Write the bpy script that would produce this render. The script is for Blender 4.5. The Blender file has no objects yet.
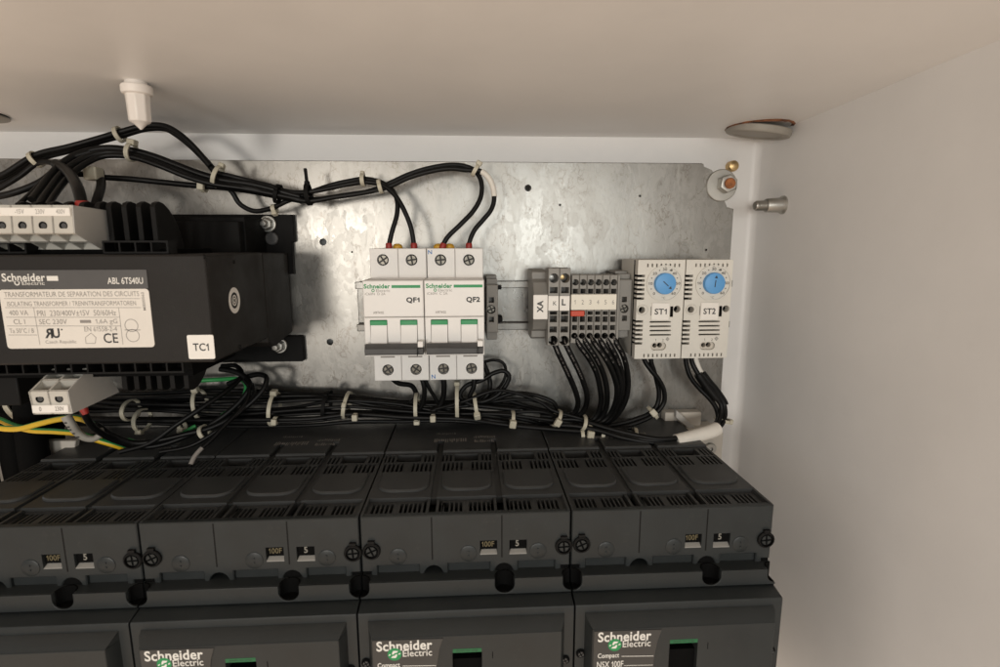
import bpy, bmesh, math, random
from mathutils import Vector, Matrix
from mathutils.geometry import tessellate_polygon
random.seed(7)
S = bpy.context.scene
COL = S.collection
MM = 0.001
R = math.radians

# ------------------------------------------------------------------ camera
# world in mm while building: X right, Y away from the camera (mounting plate front = 0), Z up
CY = -384.0
FPX, PITCH, YAW, ROLL = 531.823, .165724, .0547311, .00170506
fw = Vector((math.sin(YAW) * math.cos(PITCH), math.cos(YAW) * math.cos(PITCH), -math.sin(PITCH)))
rt = Vector((math.cos(YAW), -math.sin(YAW), 0))
dn = fw.cross(rt)
c_, s_ = math.cos(ROLL), math.sin(ROLL)
R0 = rt * c_ + dn * s_
D0 = dn * c_ - rt * s_


def ray(a, b):
    return fw + R0 * ((a - 500) / FPX) + D0 * ((b - 333.5) / FPX)


def P(a, b, Y):
    """the point at depth Y that is measured at pixel (a, b) of the photograph"""
    d = ray(a, b)
    t = (Y - CY) / d.y
    return Vector((t * d.x, Y, t * d.z))


def PZ(a, b, Z):
    d = ray(a, b)
    t = Z / d.z
    return Vector((t * d.x, CY + t * d.y, Z))


def PX(a, b, X):
    d = ray(a, b)
    t = X / d.x
    return Vector((X, CY + t * d.y, t * d.z))


cd = bpy.data.cameras.new('camera')
cam = bpy.data.objects.new('camera', cd)
COL.objects.link(cam)
S.camera = cam
cam.matrix_world = Matrix(((R0.x, -D0.x, -fw.x, 0), (R0.y, -D0.y, -fw.y, CY * MM), (R0.z, -D0.z, -fw.z, 0), (0, 0, 0, 1)))
cd.sensor_width = 36
cd.lens = FPX / 1000 * 36
cd.clip_start = 0.01
cd.clip_end = 50
cd.dof.use_dof = True
cd.dof.focus_distance = 0.325
cd.dof.aperture_fstop = 11


# ------------------------------------------------------------------ materials
def nodes(name):
    m = bpy.data.materials.new(name)
    m.use_nodes = True
    nt = m.node_tree
    b = nt.nodes['Principled BSDF']
    return m, nt, b


def nn(nt, t, **kw):
    n = nt.nodes.new(t)
    for k, v in kw.items():
        if k in n.inputs:
            n.inputs[k].default_value = v
        else:
            setattr(n, k, v)
    return n


def ramp(nt, src, stops):
    r = nt.nodes.new('ShaderNodeValToRGB')
    e = r.color_ramp.elements
    while len(e) < len(stops):
        e.new(.5)
    for el, (p, c) in zip(e, stops):
        el.position = p
        el.color = (*c, 1) if len(c) == 3 else c
    nt.links.new(src, r.inputs[0])
    return r


def plastic(name, col, rough=.45, var=.06, bump=.05, scale=900, spec=.5, dirt=0, coat=0, metal=0, big=40):
    m, nt, b = nodes(name)
    tc = nn(nt, 'ShaderNodeTexCoord')
    n1 = nn(nt, 'ShaderNodeTexNoise', Scale=big, Detail=6.0, Roughness=.6)
    nt.links.new(tc.outputs['Object'], n1.inputs['Vector'])
    lo = tuple(max(0, c * (1 - var * 2)) for c in col)
    hi = tuple(min(1, c * (1 + var)) for c in col)
    r = ramp(nt, n1.outputs['Fac'], [(.3, lo), (.65, hi)])
    out = r.outputs[0]
    if dirt:
        n3 = nn(nt, 'ShaderNodeTexNoise', Scale=big * 6, Detail=8.0, Roughness=.75)
        nt.links.new(tc.outputs['Object'], n3.inputs['Vector'])
        r3 = ramp(nt, n3.outputs['Fac'], [(.58, (0, 0, 0)), (.75, (1, 1, 1))])
        mx = nn(nt, 'ShaderNodeMix', data_type='RGBA')
        mul = nn(nt, 'ShaderNodeMath', operation='MULTIPLY')
        mul.inputs[1].default_value = dirt
        nt.links.new(r3.outputs[0], mul.inputs[0])
        nt.links.new(mul.outputs[0], mx.inputs[0])
        nt.links.new(out, mx.inputs[6])
        mx.inputs[7].default_value = (.35, .3, .24, 1) if sum(col) < .4 else (.3, .26, .2, 1)
        out = mx.outputs[2]
    nt.links.new(out, b.inputs['Base Color'])
    rr = nn(nt, 'ShaderNodeMapRange')
    rr.inputs[1].default_value = .3
    rr.inputs[2].default_value = .7
    rr.inputs[3].default_value = rough - .07
    rr.inputs[4].default_value = rough + .1
    nt.links.new(n1.outputs['Fac'], rr.inputs[0])
    nt.links.new(rr.outputs[0], b.inputs['Roughness'])
    b.inputs['Specular IOR Level'].default_value = spec
    b.inputs['Metallic'].default_value = metal
    if coat:
        b.inputs['Coat Weight'].default_value = coat
        b.inputs['Coat Roughness'].default_value = .25
    if bump:
        n2 = nn(nt, 'ShaderNodeTexNoise', Scale=scale, Detail=3.0)
        nt.links.new(tc.outputs['Object'], n2.inputs['Vector'])
        bp = nn(nt, 'ShaderNodeBump', Strength=bump, Distance=.0004)
        nt.links.new(n2.outputs['Fac'], bp.inputs['Height'])
        nt.links.new(bp.outputs[0], b.inputs['Normal'])
    return m


def galvanised(name, base=.5, rough=.38, scale=85):
    m, nt, b = nodes(name)
    tc = nn(nt, 'ShaderNodeTexCoord')
    mp = nn(nt, 'ShaderNodeMapping')
    mp.inputs['Scale'].default_value = (1, 1, .55)
    nt.links.new(tc.outputs['Object'], mp.inputs['Vector'])
    w = nn(nt, 'ShaderNodeTexNoise', Scale=90.0, Detail=4.0)
    nt.links.new(mp.outputs[0], w.inputs['Vector'])
    wm = nn(nt, 'ShaderNodeMix', data_type='RGBA')
    wm.inputs[0].default_value = .035
    nt.links.new(mp.outputs[0], wm.inputs[6])
    nt.links.new(w.outputs['Color'], wm.inputs[7])
    v = nn(nt, 'ShaderNodeTexVoronoi', Scale=scale)
    nt.links.new(wm.outputs[2], v.inputs['Vector'])
    v2 = nn(nt, 'ShaderNodeTexVoronoi', Scale=scale * 2.7)
    nt.links.new(wm.outputs[2], v2.inputs['Vector'])
    cloud = nn(nt, 'ShaderNodeTexNoise', Scale=14.0, Detail=7.0, Roughness=.62)
    nt.links.new(mp.outputs[0], cloud.inputs['Vector'])
    # crackle-like oxide marks
    ve = nn(nt, 'ShaderNodeTexVoronoi', Scale=scale * 1.5, feature='DISTANCE_TO_EDGE')
    nt.links.new(wm.outputs[2], ve.inputs['Vector'])
    edge = ramp(nt, ve.outputs['Distance'], [(0, (1, 1, 1)), (.06, (0, 0, 0))])
    gate = nn(nt, 'ShaderNodeTexNoise', Scale=70.0, Detail=5.0, Roughness=.7)
    nt.links.new(mp.outputs[0], gate.inputs['Vector'])
    gr = ramp(nt, gate.outputs['Fac'], [(.47, (0, 0, 0)), (.58, (1, 1, 1))])
    mk = nn(nt, 'ShaderNodeMath', operation='MULTIPLY')
    nt.links.new(edge.outputs[0], mk.inputs[0])
    nt.links.new(gr.outputs[0], mk.inputs[1])
    mk2 = nn(nt, 'ShaderNodeMath', operation='MULTIPLY')
    nt.links.new(mk.outputs[0], mk2.inputs[0])
    mk2.inputs[1].default_value = .75
    bw = nn(nt, 'ShaderNodeMix', data_type='FLOAT')
    bw.inputs[0].default_value = .4
    s1 = nn(nt, 'ShaderNodeSeparateColor')
    nt.links.new(v.outputs['Color'], s1.inputs[0])
    s2 = nn(nt, 'ShaderNodeSeparateColor')
    nt.links.new(v2.outputs['Color'], s2.inputs[0])
    nt.links.new(s1.outputs[0], bw.inputs[2])
    nt.links.new(s2.outputs[0], bw.inputs[3])
    bw2 = nn(nt, 'ShaderNodeMix', data_type='FLOAT')
    bw2.inputs[0].default_value = .42
    nt.links.new(bw.outputs[0], bw2.inputs[2])
    nt.links.new(cloud.outputs['Fac'], bw2.inputs[3])
    col = ramp(nt, bw2.outputs[0], [(.24, (base * .86, base * .84, base * .79)), (.76, (base * 1.10, base * 1.065, base * .99))])
    mx = nn(nt, 'ShaderNodeMix', data_type='RGBA')
    nt.links.new(mk2.outputs[0], mx.inputs[0])
    nt.links.new(col.outputs[0], mx.inputs[6])
    mx.inputs[7].default_value = (.16, .14, .12, 1)
    nt.links.new(mx.outputs[2], b.inputs['Base Color'])
    b.inputs['Metallic'].default_value = .88
    rr = nn(nt, 'ShaderNodeMapRange')
    rr.inputs[1].default_value = .25
    rr.inputs[2].default_value = .75
    rr.inputs[3].default_value = rough - .05
    rr.inputs[4].default_value = rough + .07
    nt.links.new(bw2.outputs[0], rr.inputs[0])
    nt.links.new(rr.outputs[0], b.inputs['Roughness'])
    bp = nn(nt, 'ShaderNodeBump', Strength=.16, Distance=.0006)
    nt.links.new(bw2.outputs[0], bp.inputs['Height'])
    # slow waviness of the rolled sheet
    wv = nn(nt, 'ShaderNodeTexNoise', Scale=16.0, Detail=2.0)
    nt.links.new(mp.outputs[0], wv.inputs['Vector'])
    bp2 = nn(nt, 'ShaderNodeBump', Strength=.14, Distance=.004)
    nt.links.new(wv.outputs['Fac'], bp2.inputs['Height'])
    nt.links.new(bp.outputs[0], bp2.inputs['Normal'])
    nt.links.new(bp2.outputs[0], b.inputs['Normal'])
    return m


M = {}
M['paint'] = plastic('white_powder_coat', (.80, .797, .79), .38, .02, .10, 520, .5, dirt=.025, big=14)
M['galv'] = galvanised('galvanised_sheet', .275, .34)
M['zinc'] = galvanised('zinc_rail', .17, .32, 160)
M['steel'] = plastic('plated_steel', (.46, .45, .42), .42, .12, .06, 1500, metal=1)
M['brass'] = plastic('yellow_passivated_steel', (.62, .44, .22), .35, .1, .04, 1500, metal=.9)
M['rust'] = plastic('rusty_thread', (.33, .12, .04), .7, .25, .3, 900, big=300)
M['rustdark'] = plastic('dark_rust_edge', (.16, .06, .025), .8, .5, .3, 900, big=160)
M['white'] = plastic('white_breaker_plastic', (.77, .755, .73), .42, .02, .03, 1500)
M['cream'] = plastic('thermostat_plastic', (.66, .64, .585), .5, .03, .06, 1600, dirt=.08)
M['nylon'] = plastic('natural_nylon', (.47, .44, .35), .4, .08, .03)
M['nylonw'] = plastic('white_nylon', (.78, .74, .70), .4, .03, .04, 700)
M['termgrey'] = plastic('terminal_grey', (.25, .24, .22), .5, .05, .04)
M['conn'] = plastic('connector_grey', (.50, .48, .43), .5, .04, .05)
M['connside'] = plastic('connector_side_grey', (.44, .43, .405), .5, .04, .05)
M['black'] = plastic('black_plastic', (.005, .0048, .0046), .6, .12, .08, 1200, spec=.14, dirt=.012)
M['blacksmooth'] = plastic('black_moulding', (.007, .0067, .0064), .55, .1, .05, 1200, spec=.16)
M['case'] = plastic('black_transformer_case', (.0145, .0128, .0115), .56, .06, .16, 1300, spec=.26, dirt=.02)
M['dark'] = plastic('shade_and_plain_black', (.004, .004, .004), .8, .1, 0, spec=.06)  # matt black, mostly put in for the shade inside hollows
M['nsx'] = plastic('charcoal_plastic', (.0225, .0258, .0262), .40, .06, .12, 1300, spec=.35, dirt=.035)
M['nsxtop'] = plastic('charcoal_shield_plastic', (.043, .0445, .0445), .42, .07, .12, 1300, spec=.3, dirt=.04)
M['plate'] = plastic('nameplate_grey', (.044, .042, .039), .5, .04, .05)
M['wire'] = plastic('black_wire_sheath', (.0045, .0045, .0045), .42, .15, .03, 500, spec=.22)
M['yellow'] = plastic('yellow_wire_sheath', (.72, .45, .02), .4, .05, .02)
M['greenw'] = plastic('green_wire_sheath', (.03, .26, .07), .4, .05, .02)
M['red'] = plastic('red_plastic', (.30, .018, .012), .45, .1, .03)
M['redtab'] = plastic('orange_red_plastic', (.50, .05, .015), .4, .1, .03)
M['amber'] = plastic('amber_plastic', (.60, .33, .03), .4, .1, .03)
M['green'] = plastic('green_ink', (.008, .25, .075), .45, .04, 0)
M['screwdark'] = plastic('screw_groove_shade', (.02, .018, .016), .5, .1, 0, metal=.3)  # near-black head base: shade of the recess and cross grooves as colour
M['screwsteel'] = plastic('dark_screw_steel', (.15, .14, .12), .34, .2, .06, 1500, metal=1, big=400)
M['strokegreen'] = plastic('dark_green_print', (.006, .12, .04), .45, .04, 0)
M['ink'] = plastic('black_ink', (.02, .02, .02), .5, .02, 0)
M['greyink'] = plastic('grey_ink', (.25, .23, .21), .5, .02, 0)
M['scaleink'] = plastic('dark_grey_ink', (.09, .08, .07), .5, .02, 0)
M['softink'] = plastic('soft_grey_ink', (.42, .40, .37), .5, .02, 0)
M['paleink'] = plastic('pale_ink', (.74, .72, .67), .5, .02, 0)
M['dimink'] = plastic('dim_grey_ink', (.17, .17, .16), .5, .02, 0)
M['windowink'] = plastic('dull_window_ink', (.22, .21, .18), .5, .02, 0)
M['yellowink'] = plastic('yellow_ink', (.13, .105, .05), .5, .02, 0)
M['blueink'] = plastic('blue_ink', (.03, .15, .42), .5, .02, 0)
M['label'] = plastic('white_label', (.80, .77, .72), .4, .015, 0)
M['silverlabel'] = plastic('silver_white_label', (.72, .68, .62), .38, .02, 0)
M['header'] = plastic('grey_label_header', (.075, .072, .07), .38, .03, 0)
M['strip'] = plastic('cream_marker', (.78, .74, .64), .45, .02, .02)
M['blue'] = plastic('blue_dial', (.11, .34, .68), .42, .04, .04)
M['toggle'] = plastic('grey_toggle', (.05, .05, .05), .4, .06, .05)
M['sleeve'] = plastic('white_sleeve', (.72, .69, .63), .5, .03, .05)
M['grommet'] = plastic('grey_cap', (.31, .29, .255), .5, .08, .08, dirt=.1)
M['bracket'] = plastic('pale_bracket', (.55, .51, .45), .5, .05, .05, dirt=.15)


# ------------------------------------------------------------------ mesh builder
def circ(cx, cz, r, n=20, r2=None, a0=0):
    r2 = r2 or r
    return [(cx + r * math.cos(a0 + 2 * math.pi * i / n), cz + r2 * math.sin(a0 + 2 * math.pi * i / n)) for i in range(n)]


def rect(x0, x1, z0, z1):
    if x0 > x1: x0, x1 = x1, x0
    if z0 > z1: z0, z1 = z1, z0
    return [(x0, z0), (x1, z0), (x1, z1), (x0, z1)]


def rrect(x0, x1, z0, z1, r, n=4):
    if x0 > x1: x0, x1 = x1, x0
    if z0 > z1: z0, z1 = z1, z0
    r = min(r, (x1 - x0) / 2.01, (z1 - z0) / 2.01)
    out = []
    for cx, cz, a in ((x1 - r, z0 + r, -90), (x1 - r, z1 - r, 0), (x0 + r, z1 - r, 90), (x0 + r, z0 + r, 180)):
        for i in range(n + 1):
            t = R(a + 90 * i / n)
            out.append((cx + r * math.cos(t), cz + r * math.sin(t)))
    return out


def area(p):
    return sum(p[i][0] * p[(i + 1) % len(p)][1] - p[(i + 1) % len(p)][0] * p[i][1] for i in range(len(p))) / 2


def inset(p, d):
    if area(p) < 0: p = p[::-1]
    out = []
    n = len(p)
    for i in range(n):
        a, b, c = Vector(p[i - 1]), Vector(p[i]), Vector(p[(i + 1) % n])
        e1 = (b - a).normalized()
        e2 = (c - b).normalized()
        n1 = Vector((-e1.y, e1.x))
        n2 = Vector((-e2.y, e2.x))
        m = n1 + n2
        k = m.length_squared
        m = m * (2 * d / k) if k > .3 else n1 * d
        out.append((b.x + m.x, b.y + m.y))
    return out


class MB:
    def __init__(s):
        s.v = []
        s.f = []
        s.m = []
        s.cur = 0

    def add(s, vs, fs):
        o = len(s.v)
        s.v += [Vector(v) for v in vs]
        for f in fs:
            s.f.append([i + o for i in f])
            s.m.append(s.cur)
        return s

    def box(s, x0, x1, y0, y1, z0, z1):
        vs = [(x, y, z) for x in (x0, x1) for y in (y0, y1) for z in (z0, z1)]
        return s.add(vs, [(0, 1, 3, 2), (4, 6, 7, 5), (0, 4, 5, 1), (2, 3, 7, 6), (0, 2, 6, 4), (1, 5, 7, 3)])

    def hexa(s, bottom, top):
        """two quads of 3D points"""
        return s.add(list(bottom) + list(top), [(3, 2, 1, 0), (4, 5, 6, 7), (0, 1, 5, 4), (1, 2, 6, 5), (2, 3, 7, 6), (3, 0, 4, 7)])

    def slab(s, outer, holes=(), w0=0, w1=1, plane='xz', ch=0):
        """polygon with holes, extruded from w0 (seen face) to w1; ch chamfers the seen outer edge"""
        def t3(u, v, w):
            return (u, w, v) if plane == 'xz' else (u, v, w) if plane == 'xy' else (w, u, v)
        if area(outer) < 0: outer = outer[::-1]
        holes = [h if area(h) < 0 else h[::-1] for h in holes]
        sg = 1 if w1 > w0 else -1
        face = inset(outer, ch) if ch else outer
        for base, w in ((face, w0), (outer, w1)):
            loops = [[Vector((u, v, 0)) for u, v in lp] for lp in [base] + holes]
            flat = [t3(p.x, p.y, w) for lp in loops for p in lp]
            if len(loops) == 1 and len(base) == 4:
                s.add(flat, [(0, 1, 2, 3)])
            else:
                s.add(flat, tessellate_polygon(loops))
        rings = [(outer, w1), (outer, w0 + sg * ch)] + ([(face, w0)] if ch else [])
        n = len(outer)
        for (pa, wa), (pb, wb) in zip(rings, rings[1:]):
            s.add([t3(u, v, wa) for u, v in pa] + [t3(u, v, wb) for u, v in pb],
                  [(i, (i + 1) % n, n + (i + 1) % n, n + i) for i in range(n)])
        for h in holes:
            k = len(h)
            s.add([t3(u, v, w1) for u, v in h] + [t3(u, v, w0) for u, v in h],
                  [(i, (i + 1) % k, k + (i + 1) % k, k + i) for i in range(k)])
        return s

    def lathe(s, prof, o, ax, n=24, tw=0):
        """profile [(r, h)] about the axis ax from o"""
        ax = Vector(ax).normalized()
        u = ax.orthogonal().normalized()
        w = ax.cross(u)
        o = Vector(o)
        vs = []
        for r, h in prof:
            for i in range(n):
                a = tw + 2 * math.pi * i / n
                vs.append(o + ax * h + (u * math.cos(a) + w * math.sin(a)) * max(r, 1e-3))
        fs = []
        for k in range(len(prof) - 1):
            for i in range(n):
                j = (i + 1) % n
                fs.append((k * n + i, k * n + j, (k + 1) * n + j, (k + 1) * n + i))
        fs.append(tuple(range(n))[::-1])
        fs.append(tuple(range((len(prof) - 1) * n, len(prof) * n)))
        return s.add(vs, fs)

    def tube(s, path, r, n=12, split=None):
        fr = frames(path)
        vs = []
        for k, (p, t, u, w) in enumerate(fr):
            rr = r(k / (len(fr) - 1)) if callable(r) else r
            for i in range(n):
                a = 2 * math.pi * i / n
                vs.append(p + (u * math.cos(a) + w * math.sin(a)) * rr)
        for k in range(len(fr) - 1):
            pass
        o = len(s.v)
        s.v += vs
        for k in range(len(fr) - 1):
            for i in range(n):
                j = (i + 1) % n
                s.f.append([o + k * n + i, o + k * n + j, o + (k + 1) * n + j, o + (k + 1) * n + i])
                s.m.append(1 if split and (i - split[0]) % n < split[1] else s.cur)
        s.f.append([o + i for i in range(n)][::-1])
        s.m.append(s.cur)
        s.f.append([o + (len(fr) - 1) * n + i for i in range(n)])
        s.m.append(s.cur)
        return s

    def quad(s, a, b, c, d):
        return s.add([a, b, c, d], [(0, 1, 2, 3)])


def frames(path):
    out = []
    u = None
    for i, p in enumerate(path):
        a = path[max(0, i - 1)]
        b = path[min(len(path) - 1, i + 1)]
        t = (b - a).normalized()
        if u is None:
            u = t.orthogonal().normalized() if abs(t.y) > .9 else Vector((0, -1, 0))
        u = (u - t * u.dot(t)).normalized()
        out.append((p, t, u, t.cross(u)))
    return out


def smooth_path(pts, k=7):
    pts = [Vector(p) for p in pts]
    q = [pts[0] * 2 - pts[1]] + pts + [pts[-1] * 2 - pts[-2]]
    out = []
    for i in range(1, len(q) - 2):
        p0, p1, p2, p3 = q[i - 1:i + 3]
        t1 = max(1e-3, (p1 - p0).length ** .5)
        t2 = max(1e-3, (p2 - p1).length ** .5)
        t3 = max(1e-3, (p3 - p2).length ** .5)
        m1 = ((p1 - p0) / t1 - (p2 - p0) / (t1 + t2) + (p2 - p1) / t2) * t2
        m2 = ((p2 - p1) / t2 - (p3 - p1) / (t2 + t3) + (p3 - p2) / t3) * t2
        for j in range(k):
            t = j / k
            out.append(p1 * (2 * t ** 3 - 3 * t * t + 1) + m1 * (t ** 3 - 2 * t * t + t) + p2 * (-2 * t ** 3 + 3 * t * t) + m2 * (t ** 3 - t * t))
    out.append(pts[-1])
    return out


ORG = {}


def thing(name, label, cat, loc, group=None):
    o = bpy.data.objects.new(name, None)
    COL.objects.link(o)
    o.empty_display_size = .01
    loc = Vector(loc)
    o.location = loc * MM
    ORG[o.name] = loc
    o['label'] = label
    o['category'] = cat
    if group: o['group'] = group
    return o


def build(mb, name, mat, parent=None, label=None, cat=None, group=None, bevel=0, seg=2, ang=32, kind=None):
    if parent is not None:
        loc = ORG[parent.name]
    else:
        xs = [v.x for v in mb.v]
        ys = [v.y for v in mb.v]
        zs = [v.z for v in mb.v]
        loc = Vector(((min(xs) + max(xs)) / 2, (min(ys) + max(ys)) / 2, min(zs)))
    me = bpy.data.meshes.new(name)
    me.from_pydata([(v - loc) * MM for v in mb.v], [], mb.f)
    mats = mat if isinstance(mat, (list, tuple)) else [mat]
    for m in mats: me.materials.append(M[m])
    if len(mats) > 1:
        me.polygons.foreach_set('material_index', mb.m)
    bm = bmesh.new()
    bm.from_mesh(me)
    bmesh.ops.remove_doubles(bm, verts=bm.verts, dist=2e-6)
    bmesh.ops.recalc_face_normals(bm, faces=bm.faces)
    bm.to_mesh(me)
    bm.free()
    me.shade_smooth()
    me.set_sharp_from_angle(angle=R(ang))
    o = bpy.data.objects.new(name, me)
    COL.objects.link(o)
    ORG[o.name] = loc
    if parent is not None:
        o.parent = parent
    else:
        o.location = loc * MM
    if label: o['label'] = label
    if cat: o['category'] = cat
    if group: o['group'] = group
    if kind: o['kind'] = kind
    if bevel:
        b = o.modifiers.new('bevel', 'BEVEL')
        b.width = bevel * MM
        b.segments = seg
        b.limit_method = 'ANGLE'
        b.angle_limit = R(40)
    return o


# ---------------------------------------------------------------- lettering
_tc = {}


def _raw(txt, bold):
    cu = bpy.data.curves.new('lettering', 'FONT')
    cu.body = txt
    cu.resolution_u = 3
    cu.offset = bold
    ob = bpy.data.objects.new('lettering', cu)
    COL.objects.link(ob)
    dg = bpy.context.evaluated_depsgraph_get()
    dg.update()
    me = bpy.data.meshes.new_from_object(ob.evaluated_get(dg))
    vs = [(v.co.x, v.co.y) for v in me.vertices]
    fs = [list(p.vertices) for p in me.polygons]
    bpy.data.objects.remove(ob)
    bpy.data.curves.remove(cu)
    bpy.data.meshes.remove(me)
    return vs, fs


_adv = {}


def width(t):
    vs, _ = _raw(t, 0)
    return max(v[0] for v in vs) - min(v[0] for v in vs)


def char(c, bold):
    """outline and advance of one character; the figure one gets its flag"""
    if (c, bold) not in _adv:
        if 'HH' not in _adv: _adv['HH'] = width('HH')
        ad = width('H' + c + 'H') - _adv['HH']
        if c == '1':
            h = max(v[1] for v in _raw('H', 0)[0])
            w = .085 + bold * 2
            q = .19
            vs = [(q, 0), (q + w, 0), (q + w, h), (q + w * .3, h), (q, h - .06), (q - .15, h - .17), (q - .15, h - .17 - w * .9), (q, h - .10 - w)]
            _adv[(c, bold)] = (vs, [[0, 1, 2, 3, 4, 7], [4, 5, 6, 7]], q + w + .11)
        elif c == ' ':
            _adv[(c, bold)] = ([], [], ad)
        else:
            vs, fs = _raw(c, bold)
            _adv[(c, bold)] = (vs, fs, ad)
    return _adv[(c, bold)]


def glyphs(txt, bold=0):
    key = (txt, bold)
    if key not in _tc:
        vs, fs, pen = [], [], 0
        for c in txt:
            v, f, ad = char(c, bold)
            o = len(vs)
            vs += [(x + pen, y) for x, y in v]
            fs += [[i + o for i in q] for q in f]
            pen += ad + bold * .8
        xs = [v[0] for v in vs]
        ys = [v[1] for v in vs]
        _tc[key] = (vs, fs, min(xs), max(xs), min(ys), max(ys))
    return _tc[key]


def text(mb, txt, o, ux, uy, bold=0):
    """fit the lettering's box to the parallelogram o, o+ux (right), o+uy (up)"""
    vs, fs, x0, x1, y0, y1 = glyphs(txt, bold)
    o, ux, uy = Vector(o), Vector(ux), Vector(uy)
    mb.add([o + ux * ((x - x0) / (x1 - x0)) + uy * ((y - y0) / (y1 - y0)) for x, y in vs], fs)
    return mb


def ptext(mb, txt, a0, b0, a1, b1, Y, bold=0):
    """lettering on the plane Y, measured in the photograph from (a0,b0) to (a1,b1)"""
    am, bm_ = (a0 + a1) / 2, (b0 + b1) / 2
    l, r_, t, b = P(a0, bm_, Y).x, P(a1, bm_, Y).x, P(am, b0, Y).z, P(am, b1, Y).z
    return text(mb, txt, (l, Y, b), (r_ - l, 0, 0), (0, 0, t - b), bold)


def pbox(mb, a0, b0, a1, b1, Y0, Y1):
    am, bm_ = (a0 + a1) / 2, (b0 + b1) / 2
    mb.box(P(a0, bm_, Y0).x, P(a1, bm_, Y0).x, Y0, Y1, P(am, b1, Y0).z, P(am, b0, Y0).z)
    return mb


def prect(a0, b0, a1, b1, Y):
    am, bm_ = (a0 + a1) / 2, (b0 + b1) / 2
    return P(a0, bm_, Y).x, P(a1, bm_, Y).x, P(am, b1, Y).z, P(am, b0, Y).z


def pline(mb, a0, b0, a1, b1, w, Y):
    p, q = P(a0, b0, Y), P(a1, b1, Y)
    t = (q - p).normalized()
    n = Vector((-t.z, 0, t.x)) * (w / 2)
    return mb.quad(p - n, q - n, q + n, p + n)


def ring(mb, cx, cz, r, w, Y, n=28):
    vs = []
    for i in range(n):
        a = 2 * math.pi * i / n
        for q in (r - w / 2, r + w / 2):
            vs.append((cx + q * math.cos(a), Y, cz + q * math.sin(a)))
    return mb.add(vs, [(2 * i, 2 * i + 1, 2 * ((i + 1) % n) + 1, 2 * ((i + 1) % n)) for i in range(n)])


def disc(mb, cx, cz, r, Y, n=24, r2=None):
    return mb.add([(u, Y, v) for u, v in circ(cx, cz, r, n, r2)], [tuple(range(n))])


def swirl(mb, cx, cz, r, Y):
    """the maker's round emblem: two hooked strokes"""
    for sg in (1, -1):
        pts = [(-.15, .55), (.5, .5), (.28, .25), (-.02, .2), (-.12, .02), (-.35, -.02), (-.3, .3)]
        mb.add([(cx + sg * x * r, Y, cz + sg * z * r) for x, z in pts], [tuple(range(7))])
    mb.add([(cx + x * r, Y, cz + z * r) for x, z in ((.55, .12), (.8, .2), (.75, 0), (.5, -.08))], [(0, 1, 2, 3)])
    mb.add([(cx - x * r, Y, cz - z * r) for x, z in ((.55, .12), (.8, .2), (.75, 0), (.5, -.08))], [(0, 1, 2, 3)])
    return mb


# ================================================================= the enclosure
XR = 217.6
ZC = 78.0
CS = -.024          # the roof rises a little towards the front
cab = thing('electrical_enclosure', 'white powder coated steel enclosure, bare roof and right side panel', 'enclosure', (0, 22, -420))
b = MB()
b.box(-460, XR - 6, 22, 24, -420, ZC + 8)
build(b, 'back_panel', 'paint', cab)
# right side with its pressed corner radius
prof = [(XR - 6, 22)] + [(XR - 6 + 6 * math.sin(t), 16 + 6 * math.cos(t)) for t in [R(a) for a in range(0, 91, 10)]] + [(XR, -470), (XR + 2, -470), (XR + 2, 24), (XR - 6, 24)]
b = MB().slab(prof, (), ZC + 14, -420, 'xy')
build(b, 'side_panel', 'paint', cab, ang=20)
roof = [(24, ZC + 2), (24, ZC), (-470, ZC + CS * -494), (-470, ZC + CS * -494 + 2)]


def zroof(Y):
    return ZC + CS * (Y - 24)


# roof with the two round cut-outs
def on_roof(a, bb):
    p = P(a, bb, 0)
    Y = 0.0
    for _ in range(30):
        q = PZ(a, bb, zroof(Y))
        Y = q.y
    return q


b = MB()
b.slab(roof, (), -460, XR - .05, 'yz')
build(b, 'roof_panel', 'paint', cab)

# white plastic plug screwed through the roof
q = on_roof(136, 82)
plug = thing('roof_plug', 'white plastic hexagonal plug hanging from the roof above the black cables', 'plug', q)
ztip = PX(137, 128, q.x).z
sc = .57  # mm per pixel at this depth
d_ = (q.y - CY)
sc = d_ / FPX * .88
b = MB().lathe([(10 * sc, 1), (10.5 * sc, -3 * sc), (13.5 * sc, -3.6 * sc), (14.5 * sc, -5 * sc), (14.5 * sc, -10 * sc), (13.8 * sc, -12 * sc), (11.5 * sc, -13 * sc)], q, (0, 0, 1), 32)
build(b, 'flange', 'nylonw', plug)
b = MB().lathe([(11.6 * sc, -12 * sc), (11.2 * sc, -20 * sc), (10.6 * sc, -38 * sc), (9.6 * sc, -40 * sc)], q, (0, 0, 1), 8, .3)
build(b, 'shank', 'nylonw', plug, bevel=.5)
b = MB().lathe([(9.4 * sc, -39.5 * sc), (6 * sc, -41.5 * sc), (2.6 * sc, -45 * sc), (.8 * sc, -47 * sc)], q, (0, 0, 1), 24)
build(b, 'tip', 'nylonw', plug)

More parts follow.
